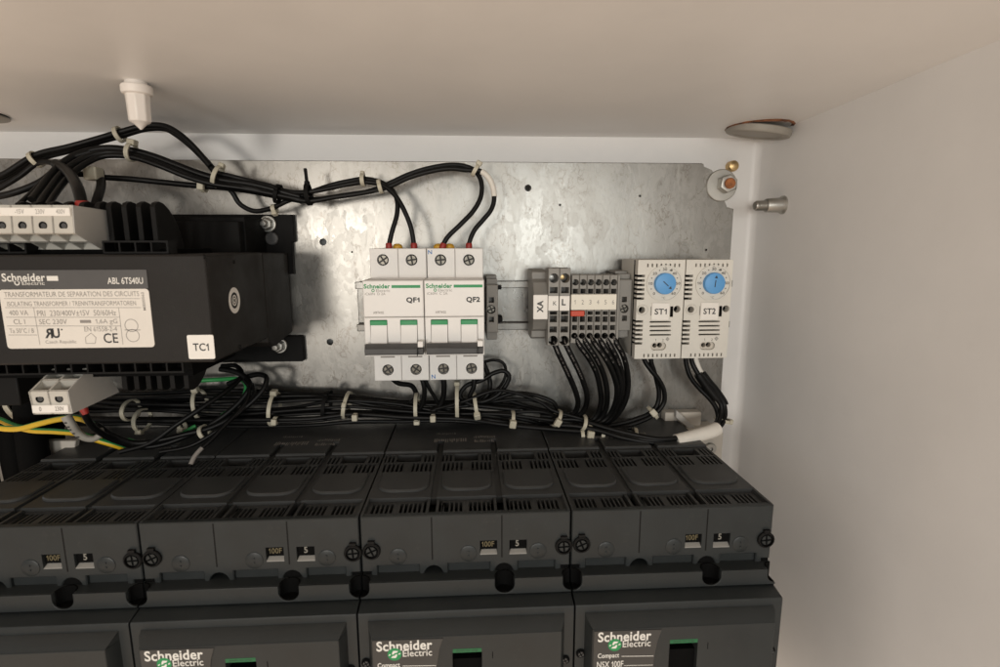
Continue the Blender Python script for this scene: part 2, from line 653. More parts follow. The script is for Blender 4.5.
# round blanking cap in the roof, right
q = on_roof(759, 127)
rc = 30 * (q.y - CY) / FPX
axis = Vector((.12, -.11, 1))
cap = thing('blanking_cap', 'round grey blanking cap with rusty burred edge in the roof corner', 'cap', q)
b = MB().lathe([(rc * .6, -.6), (rc * .97, -.6), (rc * 1.0, -1.2), (rc * 1.0, -4.0), (rc * .97, -5.2), (rc * .9, -5.8), (rc * .78, -5.6), (rc * .74, -4.8), (rc * .1, -4.6)], q + Vector((0, 0, 0)), axis, 48)
build(b, 'cap_disc', 'grommet', cap)
b = MB()
n = 60
vs = []
for i in range(n):
    a = 2 * math.pi * i / n
    rr = rc * (1.0 + .03 * random.random())
    h = .35 + .5 * random.random() * (1 if math.sin(a * 3) > -.2 else .3)
    vs += [(q.x + rr * math.cos(a), q.y + rr * math.sin(a), zroof(q.y) - h - .2), (q.x + rr * 1.03 * math.cos(a), q.y + rr * 1.03 * math.sin(a), zroof(q.y) + .4),
           (q.x + rr * .9 * math.cos(a), q.y + rr * .9 * math.sin(a), zroof(q.y) + .4)]
b.add(vs, [f for i in range(n) for f in ((3 * i, 3 * ((i + 1) % n), 3 * ((i + 1) % n) + 1, 3 * i + 1), (3 * i, 3 * i + 2, 3 * ((i + 1) % n) + 2, 3 * ((i + 1) % n)))])
build(b, 'burr', 'rustdark', cap)
# its twin at the left edge of the picture
q2 = on_roof(-36, 113)
cap2 = thing('blanking_cap', 'roof cap cut by the left edge of the photo, only its dark rim showing', 'cap', q2)
b = MB().lathe([(rc * .6, -.6), (rc * .97, -.6), (rc * 1.0, -1.0), (rc * 1.0, -1.6), (rc * .9, -2.0), (rc * .1, -1.8)], q2, (0, 0, 1), 48)
build(b, 'cap_disc', 'grommet', cap2)
b = MB().lathe([(rc * 1.0, .3), (rc * .98, -.9), (rc * .9, -.9), (rc * .9, .3)], q2, (0, 0, 1), 48)
build(b, 'seal', 'black', cap2)

# threaded stud on the right wall
q = PX(783, 205, XR)
st = thing('wall_stud', 'plated threaded stud with collar sticking out of the bare right wall', 'stud', q)
ax = (-1, -.02, -.03)
b = MB().lathe([(6.3, -.5), (6.3, .8), (5.6, 1.4), (5.0, 2.0), (4.7, 12), (4.3, 12.6), (2, 12.7)], q, ax, 28)
build(b, 'collar', 'steel', st)
b = MB()
pr = [(3.2, 11)]
for i in range(8):
    pr += [(3.5, 12.6 + i * .95), (3.0, 13.05 + i * .95)]
pr += [(2.8, 20.4), (1.6, 21)]
b.lathe(pr, q, ax, 20)
build(b, 'thread', 'steel', st)

# ================================================================= mounting plate
XL = -440
zt = 56.4
xr = 190.2
out = [(XL, -330), (xr, -330), (xr, P(733, 209, 0).z), (P(727, 207, 0).x, P(727, 207, 0).z), (P(712, 170, 0).x, P(712, 170, 0).z), (P(704, 168, 0).x, zt - 2), (P(703.5, 163, 0).x, zt), (XL, zt)]
holes = []
for a, bb, r_ in ((528, 188, 2.4), (323, 242, 2.5), (330, 342, 2.4), (640, 196, .9), (560, 205, .8), (706, 250, .9), (352, 252, .7)):
    p = P(a, bb, 0)
    holes.append(circ(p.x, p.z, r_, 16))
mp = thing('mounting_plate', 'galvanised steel mounting plate with mottled sheen behind all the devices', 'mounting plate', (0, 2, -330))
b = MB().slab(out, holes, 0, 2, 'xz')
build(b, 'sheet', 'galv', mp)
b = MB()
b.box(XL, P(703, 163, 0).x, 0.6, 14, zt - 1.4, zt + .5)
b.box(xr - 1.4, xr + .5, .6, 14, -330, P(733, 210, 0).z)
build(b, 'folded_flange', 'galv', mp, bevel=.5)

# corner bolt, washer and rivet
q = P(721, 185.5, 0)
bo = thing('plate_bolt', 'rusty ended bolt with large plated washer at the top corner of the plate', 'bolt', q)
b = MB().lathe([(11.2, .2), (11.2, -.6), (10.8, -1.5), (6, -1.7)], q, (0, 1, 0), 40)
b2 = MB()
build(MB().lathe([(11.2, .2), (11.2, -1.2), (10.7, -1.6), (5, -1.7)], q, (0, 1, 0), 40), 'washer', 'steel', bo)
build(MB().lathe([(6.6, -1.5), (6.6, -7.6), (5.8, -8.2), (3.6, -8.2)], q + Vector((2.2, 0, .6)), (0, 1, 0), 6, .35), 'nut', 'steel', bo, bevel=.5)
build(MB().lathe([(3.7, -7), (3.7, -9.8), (3.0, -10.4), (1.2, -10.2)], q + Vector((2.2, 0, .6)), (0, 1, 0), 20), 'bolt_end', 'rust', bo)
q = P(733, 166, 18)
build(MB().lathe([(4.0, 4), (4.0, -1), (3.4, -2.2), (1.6, -2.9)], q, (0, 1, 0), 24), 'rivet', 'brass', None, 'small brassy rivet head on the white wall above the corner bolt', 'rivet')

# ================================================================= DIN rail
zr = -43.0
rail = [(0, zr - 17.5), (0, 0)]
x0, x1 = P(356, 305, -7.5).x, P(731, 305, -7.5).x
pr = [(-7.5, 17.5), (-7.5, 12.5), (-1, 12.5), (-1, -12.5), (-7.5, -12.5), (-7.5, -17.5), (-6.5, -17.5), (-6.5, -13.5), (-.05, -13.5), (-.05, 13.5), (-6.5, 13.5), (-6.5, 17.5)]
b = MB().slab([(y, z + zr) for y, z in pr], (), x0, x1, 'yz')
build(b, 'din_rail', 'zinc', None, 'zinc plated top hat rail carrying the breakers, terminals and thermostats', 'rail', bevel=.45)


# ================================================================= small white circuit breakers
def screw_head(mb, cx, cz, r, Y, ang=0, ax=(0, 1, 0)):
    """cross head: dished disc with a cross of two grooves cut as raised quarters"""
    mb.lathe([(r, 2.5), (r, .5), (r * .9, 0), (r * .2, .05)], (cx, Y, cz), ax, 22)
    for k in range(4):
        a = ang + k * math.pi / 2
        pts = []
        for u, v in ((.16, .16), (.82, .16), (.6, .6), (.16, .82)):
            pts.append((cx + r * (u * math.cos(a) - v * math.sin(a)), cz + r * (u * math.sin(a) + v * math.cos(a))))
        mb.cur = 1
        mb.slab(pts, (), Y - .6, Y + .2, 'xz')
        mb.cur = 0
    return mb


QT, QN = -47.0, -73.0
QX0 = -62.5
ZT, ZB = -2.3, -86.6


def mcb(idx, code, label, rating):
    xl = QX0 + 35.35 * idx
    xm = xl + 35.0
    th = thing('circuit_breaker', label, 'circuit breaker', (xl + 17.5, QT, ZB), 'small white circuit breakers')
    pw = 17.5
    zn0, zn1 = -65.0, -20.4
    b = MB()
    b.box(xl, xm, -43, -6, ZB, ZT)
    b.box(xl + .2, xm - .2, QN + 5, -43, zn0, zn1)
    hs = []
    scr = MB()
    sx = ((382.8, 260), (411.5, 260)) if idx == 0 else ((440.5, 260), (468.8, 260))
    lx = ((388, 370), (416, 369.5)) if idx == 0 else ((443.5, 369), (471.5, 368.5))
    screws = []
    for k in range(2):
        u0, u1 = xl + pw * k + .1, xl + pw * (k + 1) - .1
        p = P(*sx[k], QT)
        p2 = P(*lx[k], QT)
        b.slab(rect(u0, u1, zn1 - 1, ZT), [circ(p.x, p.z, 3.65, 24)], QT, -42.9, 'xz', .35)
        b.slab(rect(u0, u1, ZB, -66), [circ(p2.x, p2.z, 3.65, 24)], QT, -42.9, 'xz', .35)
        for z in (p, p2):
            rg = MB()
            ring(b, z.x, z.z, 5.0, .35, QT - .06)
        screws += [p, p2]
        b.box(p2.x - .1, p2.x + .1, QT - .05, QT + 1, ZB + .3, p2.z - 4.2)
    # nose: upper label block, lower toggle block with two bays
    za = -41.8
    b.slab(rect(xl + .1, xm - .1, za + .15, zn1), (), QN, QN + 6, 'xz', .5)
    bays = []
    for k in range(2):
        xc = xl + pw * k + 8.6
        bays.append(rrect(xc - 5.15, xc + 4.95, zn0 + 3, za - 1.5, .5))
    b.slab(rect(xl + .1, xm - .1, zn0, za - .15), bays, QN + .1, QN + 9, 'xz', .4)
    build(b, 'body', 'white', th)
    for p in screws:
        build(screw_head(MB(), p.x, p.z, 3.3, QT + 2.2, random.uniform(0, 1.5)), 'terminal_screw', ['screwdark', 'screwsteel'], th)
    for k in range(2):
        xc = xl + pw * k + 8.6
        lv = MB()
        # curved lever, pressed to the on position
        prof = [(QN + 8, za - 2.2), (QN + .3, za - 2.6), (QN - .2, za - 6), (QN - .9, za - 10.5), (QN - 2.4, za - 14.4), (QN - 3, za - 16.6), (QN + 8, za - 17.8)]
        lv.slab(prof, (), xc - 4.9, xc + 4.7, 'yz')
        l_ = build(lv, 'lever', 'white', th, bevel=.35)
        g = MB().slab([(QN + 6, za - 1.7), (QN - .3, za - 1.9), (QN - .55, za - 4.6), (QN + 6, za - 4.6)], (), xc - 4.95, xc + 4.75, 'yz')
        build(g, 'on_flag', 'green', l_, bevel=.2)
    a0, b0, a1, b1 = ((364.6, 345.4, 423.5, 355.2), (426.2, 344.6, 483.3, 354.4))[idx]
    YB = QN - 7.5
    x0, x1, z0, z1 = prect(a0, b0, a1, b1, YB)
    z1 += .7
    tb = MB()
    prof = [(YB + 5, z1 - .5), (YB + .9, z1), (YB, z1 - 2.1), (YB - .5, z1 - 2.6), (YB - .3, z0 + .5), (YB + .6, z0), (YB + 8, z0)]
    tb.slab(prof, (), x0, x1 - 3.4, 'yz')
    tb.slab([(y, min(z, z1 - 2.2)) for y, z in prof], (), x1 - 3.4, x1, 'yz')
    t_ = build(tb, 'toggle_bar', 'toggle', th, bevel=.3)
    build(MB().box(x1 - 3.3, x1 - .2, YB + .1, YB + 6, z1 - 2.1, z1 + 1.3), 'lock_tab', 'white', th, bevel=.3)
    # printing
    ox = 0 if idx == 0 else 62.2
    dy = 0 if idx == 0 else -.5
    Yp = QN - .05
    g = MB()
    ptext(g, 'Schneider', 363.6 + ox, 284 + dy, 390 + ox, 288.6 + dy, Yp, .035)
    pbox(g, 391.5 + ox, 285.1 + dy, 420.3 + ox, 288 + dy, Yp, QN + .1)
    p = P(373 + ox, 290.6 + dy, Yp)
    ring(g, p.x, p.z, .72, .42, Yp)
    build(g, 'brand_print', 'green', th)
    g = MB()
    ptext(g, 'Electric', 376 + ox, 289.2 + dy, 390 + ox, 292 + dy, Yp)
    ptext(g, rating, 364.8 + ox, 292.6 + dy, 385.4 + ox, 295.2 + dy, Yp)
    ptext(g, 'A9F74102', 373.2 + ox, 311.4 + dy, 383.8 + ox, 314 + dy, Yp, .02)
    for k in range(2):
        q = P((373, 405)[0] + 0 + ox, 0, QT)
    for k in range(2):
        xx = xl + pw * k
        g.box(xx + 4.4, xx + 13.4, QT - .04, QT + .1, -71.4, -70.4)
    build(g, 'rating_print', 'greyink', th)
    g = MB()
    ptext(g, code, (406.2, 466.2)[idx], (297.2, 296.8)[idx], (419.6, 480)[idx], (303.4, 303.0)[idx], Yp, .042)
    build(g, 'device_code', 'ink', th)
    if idx == 1:
        g = MB()
        ptext(g, 'N', 428, 250, 432, 254.2, QT - .05, .02)
        ptext(g, 'N', 431.6, 374.6, 435.4, 378.6, QT - .05, .02)
        build(g, 'neutral_mark', 'blueink', th)
    # amber cage clamps peeking out at the top
    am = MB()
    for a in ((397.5,) if idx == 0 else (438.5, 449.5)):
        p = P(a, 246, -30)
        am.lathe([(3.4, -2), (3.2, 1.4), (2.2, 2.6), (1, 3)], (p.x, -30, ZT), (0, 0, 1), 16)
    build(am, 'clamp_cover', 'amber', th)
    return th


mcb(0, 'QF1', 'left white two pole circuit breaker marked QF1 with black toggle', 'iC60N  D 2A')
mcb(1, 'QF2', 'right white two pole circuit breaker marked QF2 with blue N marks', 'iC60N  C 2A')

# ================================================================= rail end stops
def end_stop(a0, b0, a1, b1, Y, label, sq, sc_):
    x0, x1, z0, z1 = prect(a0, b0, a1, b1, Y)
    th = thing('end_stop', label, 'end stop', ((x0 + x1) / 2, Y, z0), 'grey screw end stops on the rail')
    hs = [rect(p.x - 1.7, p.x + 1.7, p.z - 1.8, p.z + 1.8) for p in (P(*s, Y) for s in sq)]
    p = P(*sc_, Y)
    hs.append(circ(p.x, p.z, 2.9, 20))
    b = MB().slab(rect(x0, x1, z0 + 7, z1 - 5), hs, Y, Y + 9, 'xz', .5)
    b.box(x0 + .4, x1 - .4, Y + 8.9, -6, z0 + 5, z1 - 3)
    b.box(x0 + .3, x1 - .3, Y + 5, -8, z1 - 4.9, z1 - 1.6)
    b.box(x0 + .3, x1 - .3, Y + 12, -8, z1 - 4.9, z1)
    b.box(x0 + .3, x1 - .3, Y + 5, -8, z0 + 2, z0 + 6.9)
    b.box(x0 + .3, x1 - .3, Y + 12, -8, z0, z0 + 6.9)
    build(b, 'body', 'termgrey', th, bevel=.25)
    build(screw_head(MB(), p.x, p.z, 2.7, Y + 2.6, .4), 'screw', ['screwdark', 'screwsteel'], th)
    return th


end_stop(486.6, 277, 498, 343, -38, 'grey end stop clamped against the right side of the QF2 breaker', ((491.4, 300), (491.4, 319.5)), (491.2, 309.5))
end_stop(618.5, 272, 631.5, 341, -36, 'grey end stop between the numbered terminals and the ST1 thermostat', ((624.5, 299.5), (624.5, 318.3)), (624.3, 308.8))
# red and black clip on the bare rail
b = MB()
pbox(b, 497.6, 285.5, 501.5, 289.5, -14, -5)
pbox(b, 497.6, 316.5, 502.5, 322, -14, -5)
build(b, 'body_catch', 'blacksmooth', bpy.data.objects['end_stop'], bevel=.3)

# group marker carrier XA
x0, x1, z0, z1 = prect(533, 270.5, 547.4, 341.5, -38)
th = thing('marker_carrier', 'grey end bracket carrying the upright white XA label', 'end bracket', ((x0 + x1) / 2, -38, z0))
b = MB()
zA, zB = P(540, 294.5, -44).z, P(540, 319.8, -44).z
b.slab([(-8, z1), (-26, z1), (-30, z1 - 1.5), (-30, z1 - 6), (-36, z1 - 8), (-40, zA + 2), (-43, zA), (-43, zB), (-40, zB - 2), (-36, z0 + 8), (-30, z0 + 6), (-30, z0 + 1.5), (-26, z0), (-8, z0)], (), x0, x1, 'yz')
build(b, 'body', 'termgrey', th, bevel=.35)
lx0, lx1, lz0, lz1 = prect(533.4, 295, 547.6, 319.3, -44)
lb = build(MB().slab(rrect(lx0, lx1, lz0, lz1, .4), (), -44, -42.9, 'xz', .15), 'label_plate', 'label', th)
p = P(543.2, 312.2, -44.06)
b = MB()
text(b, 'XA', (p.x, -44.06, P(540, 312.6, -44).z), (0, 0, P(540, 300.6, -44).z - P(540, 312.6, -44).z), (P(537, 306, -44).x - p.x, 0, 0), .035)
build(b, 'lettering', 'ink', lb)


# ================================================================= rail terminals
def terminal(a0, a1, btop, bbot, Y, label, holes, group, marker=None):
    x0, x1, z0, z1 = prect(a0, btop, a1, bbot, Y)
    x0 += .12
    x1 -= .12
    th = thing('terminal_block', label, 'terminal', ((x0 + x1) / 2, Y, z0), group)
    hs = []
    for h in holes:
        p = P((a0 + a1) / 2, h[1], Y)
        xc = (x0 + x1) / 2
        if h[0] == 'c':
            hs.append(circ(xc, p.z, min(h[2], (x1 - x0) / 2 - .3), 18))
        else:
            hs.append(rect(xc - h[2], xc + h[2], p.z - h[3], p.z + h[3]))
    b = MB().slab(rect(x0, x1, z0, z1), hs, Y, Y + 14, 'xz', .3)
    b.box(x0, x1, Y + 13.9, -7, z0 + 3, z1 - 3)
    build(b, 'housing', 'termgrey', th)
    # dull metal clamp faces deep in the holes
    c = MB()
    for h in holes[:1]:
        p = P((a0 + a1) / 2, h[1], Y)
        c.lathe([(1.6, 0), (1.6, 3), (.3, 3.2)], ((x0 + x1) / 2, Y + 13.6, p.z), (0, -1, 0), 12)
    build(c, 'clamp_screw', 'brass' if marker == 'L' else 'steel', th)
    if marker:
        m0, m1, n0, n1 = prect(a0 + .4, 296, a1 - .6, 310.6, Y - .8)
        mk = build(MB().slab(rrect(m0, m1, n0, n1, .3), (), Y - .9, Y + .3, 'xz', .15), 'marker', 'label', th)
        t = MB()
        if marker == 'L':
            ptext(t, 'L', 561.8, 299, 565.8, 305.4, Y - .96, .03)
        else:
            ptext(t, marker, 553.2, 301.2, 556.6, 305.4, Y - .96, 0)
        build(t, 'lettering', 'ink', mk)
    return th


YT = -44
big = [('c', 278.2, 3.1), ('s', 290.2, 2.6, 2.0), ('s', 313, 2.4, 1.2), ('s', 319, 2.4, 2.2), ('s', 329.5, 2.5, 2.0), ('c', 340.5, 3.2)]
terminal(547.9, 559.2, 268.3, 345.6, YT, 'taller grey terminal marked with a small K beside the XA bracket', big, 'two tall grey rail terminals', 'K')
terminal(559.2, 570.2, 268.3, 345.6, YT, 'taller grey terminal marked with a bold L', big, 'two tall grey rail terminals', 'L')
sm = [('c', 282.4, 2.2), ('s', 291.2, 1.75, 1.6), ('s', 313, 1.7, 1.2), ('s', 319.2, 1.7, 1.9), ('s', 327.6, 1.7, 1.7), ('c', 335.8, 2.2)]
for i in range(6):
    a = 571.2 + 7.63 * i
    terminal(a, a + 7.63, 275, 343.2, YT + 1.5, 'narrow grey terminal under number %d of the cream marker strip' % (i + 1), sm, 'six narrow grey rail terminals')
# end cover closing the row
b = MB()
x0, x1, z0, z1 = prect(617.1, 275.5, 619, 343, YT + 1.6)
build(b.box(x0, x1, YT + 1.6, -8, z0, z1), 'end_cover', 'termgrey', None, 'thin grey end cover at the right side of terminal six', 'end cover')
x0, x1, z0, z1 = prect(571.2, 294.4, 616.6, 309.8, YT - .6)
ms = thing('marker_strip', 'cream marker strip numbered 1 to 6 across the terminals', 'marker strip', ((x0 + x1) / 2, YT, z0))
b = MB().slab(rrect(x0, x1, z0, z1, .3), (), YT - .6, YT + 1.4, 'xz', .2)
build(b, 'strip', 'strip', ms)
b = MB()
for i in range(6):
    a = 575 + 7.63 * i
    ptext(b, str(i + 1), a - 1 + .3 * (i == 0), 299.8, a + 1.2 - .6 * (i == 0), 304.4, YT - .66, 0)
build(b, 'lettering', 'greyink', ms)
b = MB()
pbox(b, 571, 310.8, 584.6, 316.4, YT - .8, YT + 8)
build(b, 'jumper_bridge', 'redtab', None, 'red plug in jumper bridging terminals one and two', 'jumper', bevel=.35)


# ================================================================= thermostats
def thermostat(idx, label, code, needle):
    da = (0, 48.9)[idx]
    db = (0, -.4)[idx]
    Y = -45
    xl = (107.6, 139.3)[idx]
    xw = 30.9
    z0, z1 = -74.8, -9.9
    th = thing('thermostat', label, 'thermostat', (xl + xw / 2, Y, z0), 'small cabinet thermostats with blue dials')

    def C(a, bb):
        return P(a + da, bb + db, Y)
    hs = []
    for k in range(8):
        for zz in ((z1 - 2.4, z1 - 4.6), (z0 + 1.0, z0 + 3.2)):
            xx = xl + 6.4 + k * 2.95
            hs.append(rect(xx - .5, xx + .5, zz[1] if zz[1] < zz[0] else zz[0], max(zz)))
    for bb in (322, 326.4, 330.7, 335):
        p, q = C(649.6, bb), C(671, bb - .3)
        hs.append(rrect(p.x, q.x, p.z - .55, p.z + .55, .5, 3))
    # side slots cut across the left front edge
    outer = [(xl + xw, z0), (xl + xw, z1), (xl, z1)]
    for grp in ((276, 298.6), (321.5, 343.4)):
        for k in range(6):
            bb = grp[0] + (grp[1] - grp[0]) * k / 5
            zc = P(642 + da, bb, Y).z
            outer += [(xl, zc + .8), (xl + 4.8, zc + .8), (xl + 4.8, zc - .8), (xl, zc - .8)]
    outer += [(xl, z0)]
    p1, p2, p3 = C(641.2, 309.8), C(677, 309.2), C(659, 346.3)
    hs.append(circ(p1.x, p1.z, 2.4, 20))
    hs.append(circ(p2.x, p2.z, 2.3, 20))
    r1, r2, r3, r4 = prect(670 + da, 306.3 + db, 673.2 + da, 317 + db, Y)
    hs.append(rect(r1, r2, r3, r4))
    hs.append(rrect(p3.x - 5.6, p3.x + 4.8, p3.z - 2.7, p3.z + 2.7, 2.6, 6))
    b = MB().slab(outer, hs, Y, Y + 6, 'xz')
    b.box(xl + .2, xl + xw - .2, Y + 9, -7, z0 + .4, z1 - .4)
    build(b, 'housing', 'cream', th)
    build(MB().box(xl + .15, xl + xw - .15, Y + 6.02, Y + 8.98, z0 + .3, z1 - .3), 'slot_shade_plate', 'dark', th)  # black sheet behind the slots, painted in for their inner shade
    # rims round the screw holes
    b = MB()
    b.slab(rrect(p1.x - 2.9, p1.x + 4.2, p1.z - 3.2, p1.z + 3.2, 3, 6), [circ(p1.x, p1.z, 2.2, 20)], Y - 1.3, Y + .5, 'xz', .5)
    pd = C(664.3, 283.5)
    b.slab(circ(pd.x, pd.z, 11.8, 48), [circ(pd.x, pd.z, 11.0, 48)], Y - .9, Y + .3, 'xz')
    build(b, 'raised_rim', 'cream', th)
    b = MB()
    b.slab(rrect(p3.x - 5.4, p3.x + 4.6, p3.z - 2.5, p3.z + 2.5, 2.4, 6), [circ(p3.x - 2.4, p3.z + .3, 1.55, 16), circ(p3.x + 1.2 - 2.2 + 1.9, p3.z + .5, 1.7, 16)], Y + 1.6, Y + 5.8, 'xz')
    build(b, 'terminal_well', 'bracket', th)
    # dial
    b = MB().lathe([(6.9, 1), (6.9, -2.4), (6.6, -3.0), (6.2, -3.2), (.3, -3.2)], (pd.x, Y, pd.z), (0, 1, 0), 44)
    dl = build(b, 'dial', 'blue', th)
    b = MB()
    an = R(needle)
    d = Vector((math.cos(an), 0, math.sin(an)))
    nrm = Vector((-d.z, 0, d.x))
    c = Vector((pd.x, Y - 3.26, pd.z))
    b.quad(c - d * 2.4 - nrm * .3, c + d * 2.2 - nrm * .3, c + d * 2.2 + nrm * .3, c - d * 2.4 + nrm * .3)
    b.add([c + d * 5.2, c + d * 3.4 + nrm * 1.1, c + d * 3.4 - nrm * 1.1], [(0, 1, 2)])
    build(b, 'pointer', 'ink', dl)
    # scale
    b = MB()
    vals = ['0', '', '10', '', '20', '', '30', '', '40', '', '50', '', '60']
    for k, v in enumerate(vals):
        a = R(225 - 270 * k / 12)
        cx, cz = pd.x + 9.15 * math.cos(a), pd.z + 9.15 * math.sin(a)
        if v:
            w = .72 * len(v)
            text(b, v, (cx - w, Y - .06, cz - .9), (2 * w, 0, 0), (0, 0, 1.8), .02)
        else:
            disc(b, cx, cz, .42, Y - .06, 10)
    a = R(63)
    disc(b, pd.x + 9.6 * math.cos(a), pd.z + 9.6 * math.sin(a), .75, Y - .06, 12)
    text(b, '°C', (pd.x - 1.3, Y - .06, pd.z - 10.1), (2.4, 0, 0), (0, 0, 1.5), .0)
    p = C(656, 340)
    text(b, '1', (p.x - .6, Y - .06, p.z - .8), (.6, 0, 0), (0, 0, 1.6), .0)
    p = C(663, 340)
    text(b, '2', (p.x - .6, Y - .06, p.z - .8), (1.1, 0, 0), (0, 0, 1.6), .0)
    p = C(667.5, 339)
    for s_ in ((-1.3, 0, 1.3, 0), (0, -1.3, 0, 1.3)):
        b.quad((p.x + s_[0] - .1, Y - .06, p.z + s_[1] - .1), (p.x + s_[2] + .1, Y - .06, p.z + s_[1] - .1 if s_[1] else p.z - .1), (p.x + s_[2] + .1, Y - .06, p.z + s_[3] + .1), (p.x + s_[0] - .1, Y - .06, p.z + s_[3] + .1))
    ring(b, p.x, p.z, .9, .25, Y - .06, 16)
    build(b, 'scale_print', 'scaleink', th)
    l0, l1, n0, n1 = prect(652 + da, 303 + db, 669.2 + da, 320 + db, Y - .8)
    lb = build(MB().slab([(l0 - .2, n0), (l1, n0), (l1, n1 - .2), (l0, n1)], (), Y - .9, Y + .2, 'xz', .1), 'label_plate', 'label', th)
    b = MB()
    ptext(b, code, 654.6 + da, 308.6 + db, 666.8 + da, 314.6 + db, Y - .96, .02)
    build(b, 'lettering', 'ink', lb)
    b = MB()
    q = C(651, 311)
    b.box(q.x - .25, q.x + .05, Y - .04, Y + .3, q.z - 3, q.z + 3)
    b.box(r1 + .1, r2 - .1, Y + .4, Y + 2, r3 + .1, r4 - .1)  # black insert stands in for the shade inside the rectangular hole
    build(b, 'groove_and_hole_shade', 'dark', th)
    return th


thermostat(0, 'left cream thermostat labelled ST1, blue dial pointer turned to lower right', 'ST1', -42)
thermostat(1, 'right cream thermostat labelled ST2, blue dial pointer turned straight up', 'ST2', 84)

# ================================================================= transformer
YF = -122.0
XRt = -125.5
ZTt, ZBt = -4.4, -56.8
XLt = -262.0
tr = thing('control_transformer', 'black isolating transformer with silver white rating label and TC1 tag', 'transformer', (-195, -2, -70))
b = MB()
b.box(XLt, XRt, YF, -52, ZBt, ZTt)
build(b, 'case', 'case', tr, bevel=1.0)
b = MB()
# rear half of the case, slightly stepped, lower edge falling forward
b.slab([(-52.2, ZTt - .1), (-52.2, ZBt - 3.2), (-46, ZBt - 6.6), (-40, ZBt - 7.2), (-7, ZBt - 3.4), (-7, ZTt - 1.0)], (), XLt, XRt + .1, 'yz')
build(b, 'rear_case', 'case', tr, bevel=.8)
# core block above the case
b = MB()
b.box(XLt, P(240, 240, -44).x, -44, -38, -10, P(200, 221, -44).z)
b.box(XLt, P(245, 240, -40).x, -38, -6, -10, P(200, 217, -30).z)
build(b, 'core', 'black', tr, bevel=.8)
# feet lying on the plate
fx0, fx1, fz0, fz1 = prect(150, 214.5, 294.3, 250, -4)
fo = MB().slab([(XLt, -20), (fx1 - 2, -20), (fx1 - 2, fz0 + 5), (fx1, fz0 + 6), (fx1, fz1), (XLt, fz1)], (), -5, -.3, 'xz', .3)
build(fo, 'upper_foot', 'black', tr)
gx0, gx1, gz0, gz1 = prect(254, 336, 303.6, 361.5, -4)
fo = MB().slab([(XLt, gz0), (gx1 - 1, gz0), (gx1, gz0 + 1), (gx1, gz1 - 1), (gx1 - 1, gz1), (XLt, gz1)], (), -5, -.3, 'xz', .3)
build(fo, 'lower_foot', 'black', tr)
for a, bb in ((268, 224), (279.5, 345.5)):
    p = P(a, bb, -5)
    w = build(MB().lathe([(5.6, 0), (5.6, -.8), (5.2, -1.2), (3.4, -1.3)], p, (0, 1, 0), 32), 'washer', 'steel', tr)
    build(MB().lathe([(4.4, -1.2), (4.4, -5.0), (3.9, -5.6), (2.4, -5.7)], p, (0, 1, 0), 6, .3), 'bolt_head', 'steel', tr, bevel=.4)
    build(MB().lathe([(2.2, -5.2), (2.2, -8.8), (1.7, -9.4), (.5, -9.5)], p, (0, 1, 0), 18), 'thread_end', 'steel', tr)
p = P(272, 238.5, -5)
build(MB().lathe([(4.4, .2), (4.4, -.9), (3.8, -1.3), (.4, -1.3)], p, (0, 1, 0), 28), 'cover_plug', 'toggle', tr)


# comb-like fins over and under
def fins(prof, xs, name):
    for x in xs:
        build(MB().slab(prof, (), x, x + 2.6, 'yz'), name, 'blacksmooth', tr, bevel=.3)


top = [(-100, -5), (-100, 19), (-98.6, 21), (-95.5, 22), (-91.5, 21.2), (-87, 18.5), (-82, 13.5), (-78, 7), (-75.6, 0), (-75, -5)]
xs = [P(a, 225, -100).x for a in (96, 107.5, 123, 137.3, 151.5)]
fins(top, [x for x in xs] + [xs[0] - 7.7 * k for k in range(1, 6)], 'fin')
botp = [(y, -61 - (z + 4.4) * .62) for y, z in top]
xs2 = [P(a, 385, -100).x for a in (122, 134, 146, 157, 170, 184)]
fins(botp, xs2, 'lower_fin')


def window_bar(a0, b0, a1, b1, Y, pitch, name):
    x0, x1, z0, z1 = prect(a0, b0, a1, b1, Y)
    n = max(1, round((x1 - x0 - .8) / pitch))
    w = (x1 - x0 - .8) / n
    hs = [rect(x0 + .8 + w * i, x0 + w * (i + 1), z0 + .9, z1 - .9) for i in range(n)]
    build(MB().slab(rect(x0, x1, z0, z1), hs, Y, Y + 8, 'xz'), name, 'blacksmooth', tr)


window_bar(102.5, 240.6, 168, 253.6, -112, 7.6, 'upper_tray')
window_bar(-60, 242, 26, 253.6, -111, 7.6, 'upper_tray')
window_bar(-60, 362.6, 183.5, 374.6, -119, 7.4, 'lower_tray')
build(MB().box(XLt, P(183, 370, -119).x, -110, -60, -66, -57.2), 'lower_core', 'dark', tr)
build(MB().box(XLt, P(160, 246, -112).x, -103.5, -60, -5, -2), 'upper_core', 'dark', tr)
build(MB().box(XLt, P(26, 385, -100).x, -105, -60, -82, -66.2), 'coil_guard', 'blacksmooth', tr, bevel=.8)


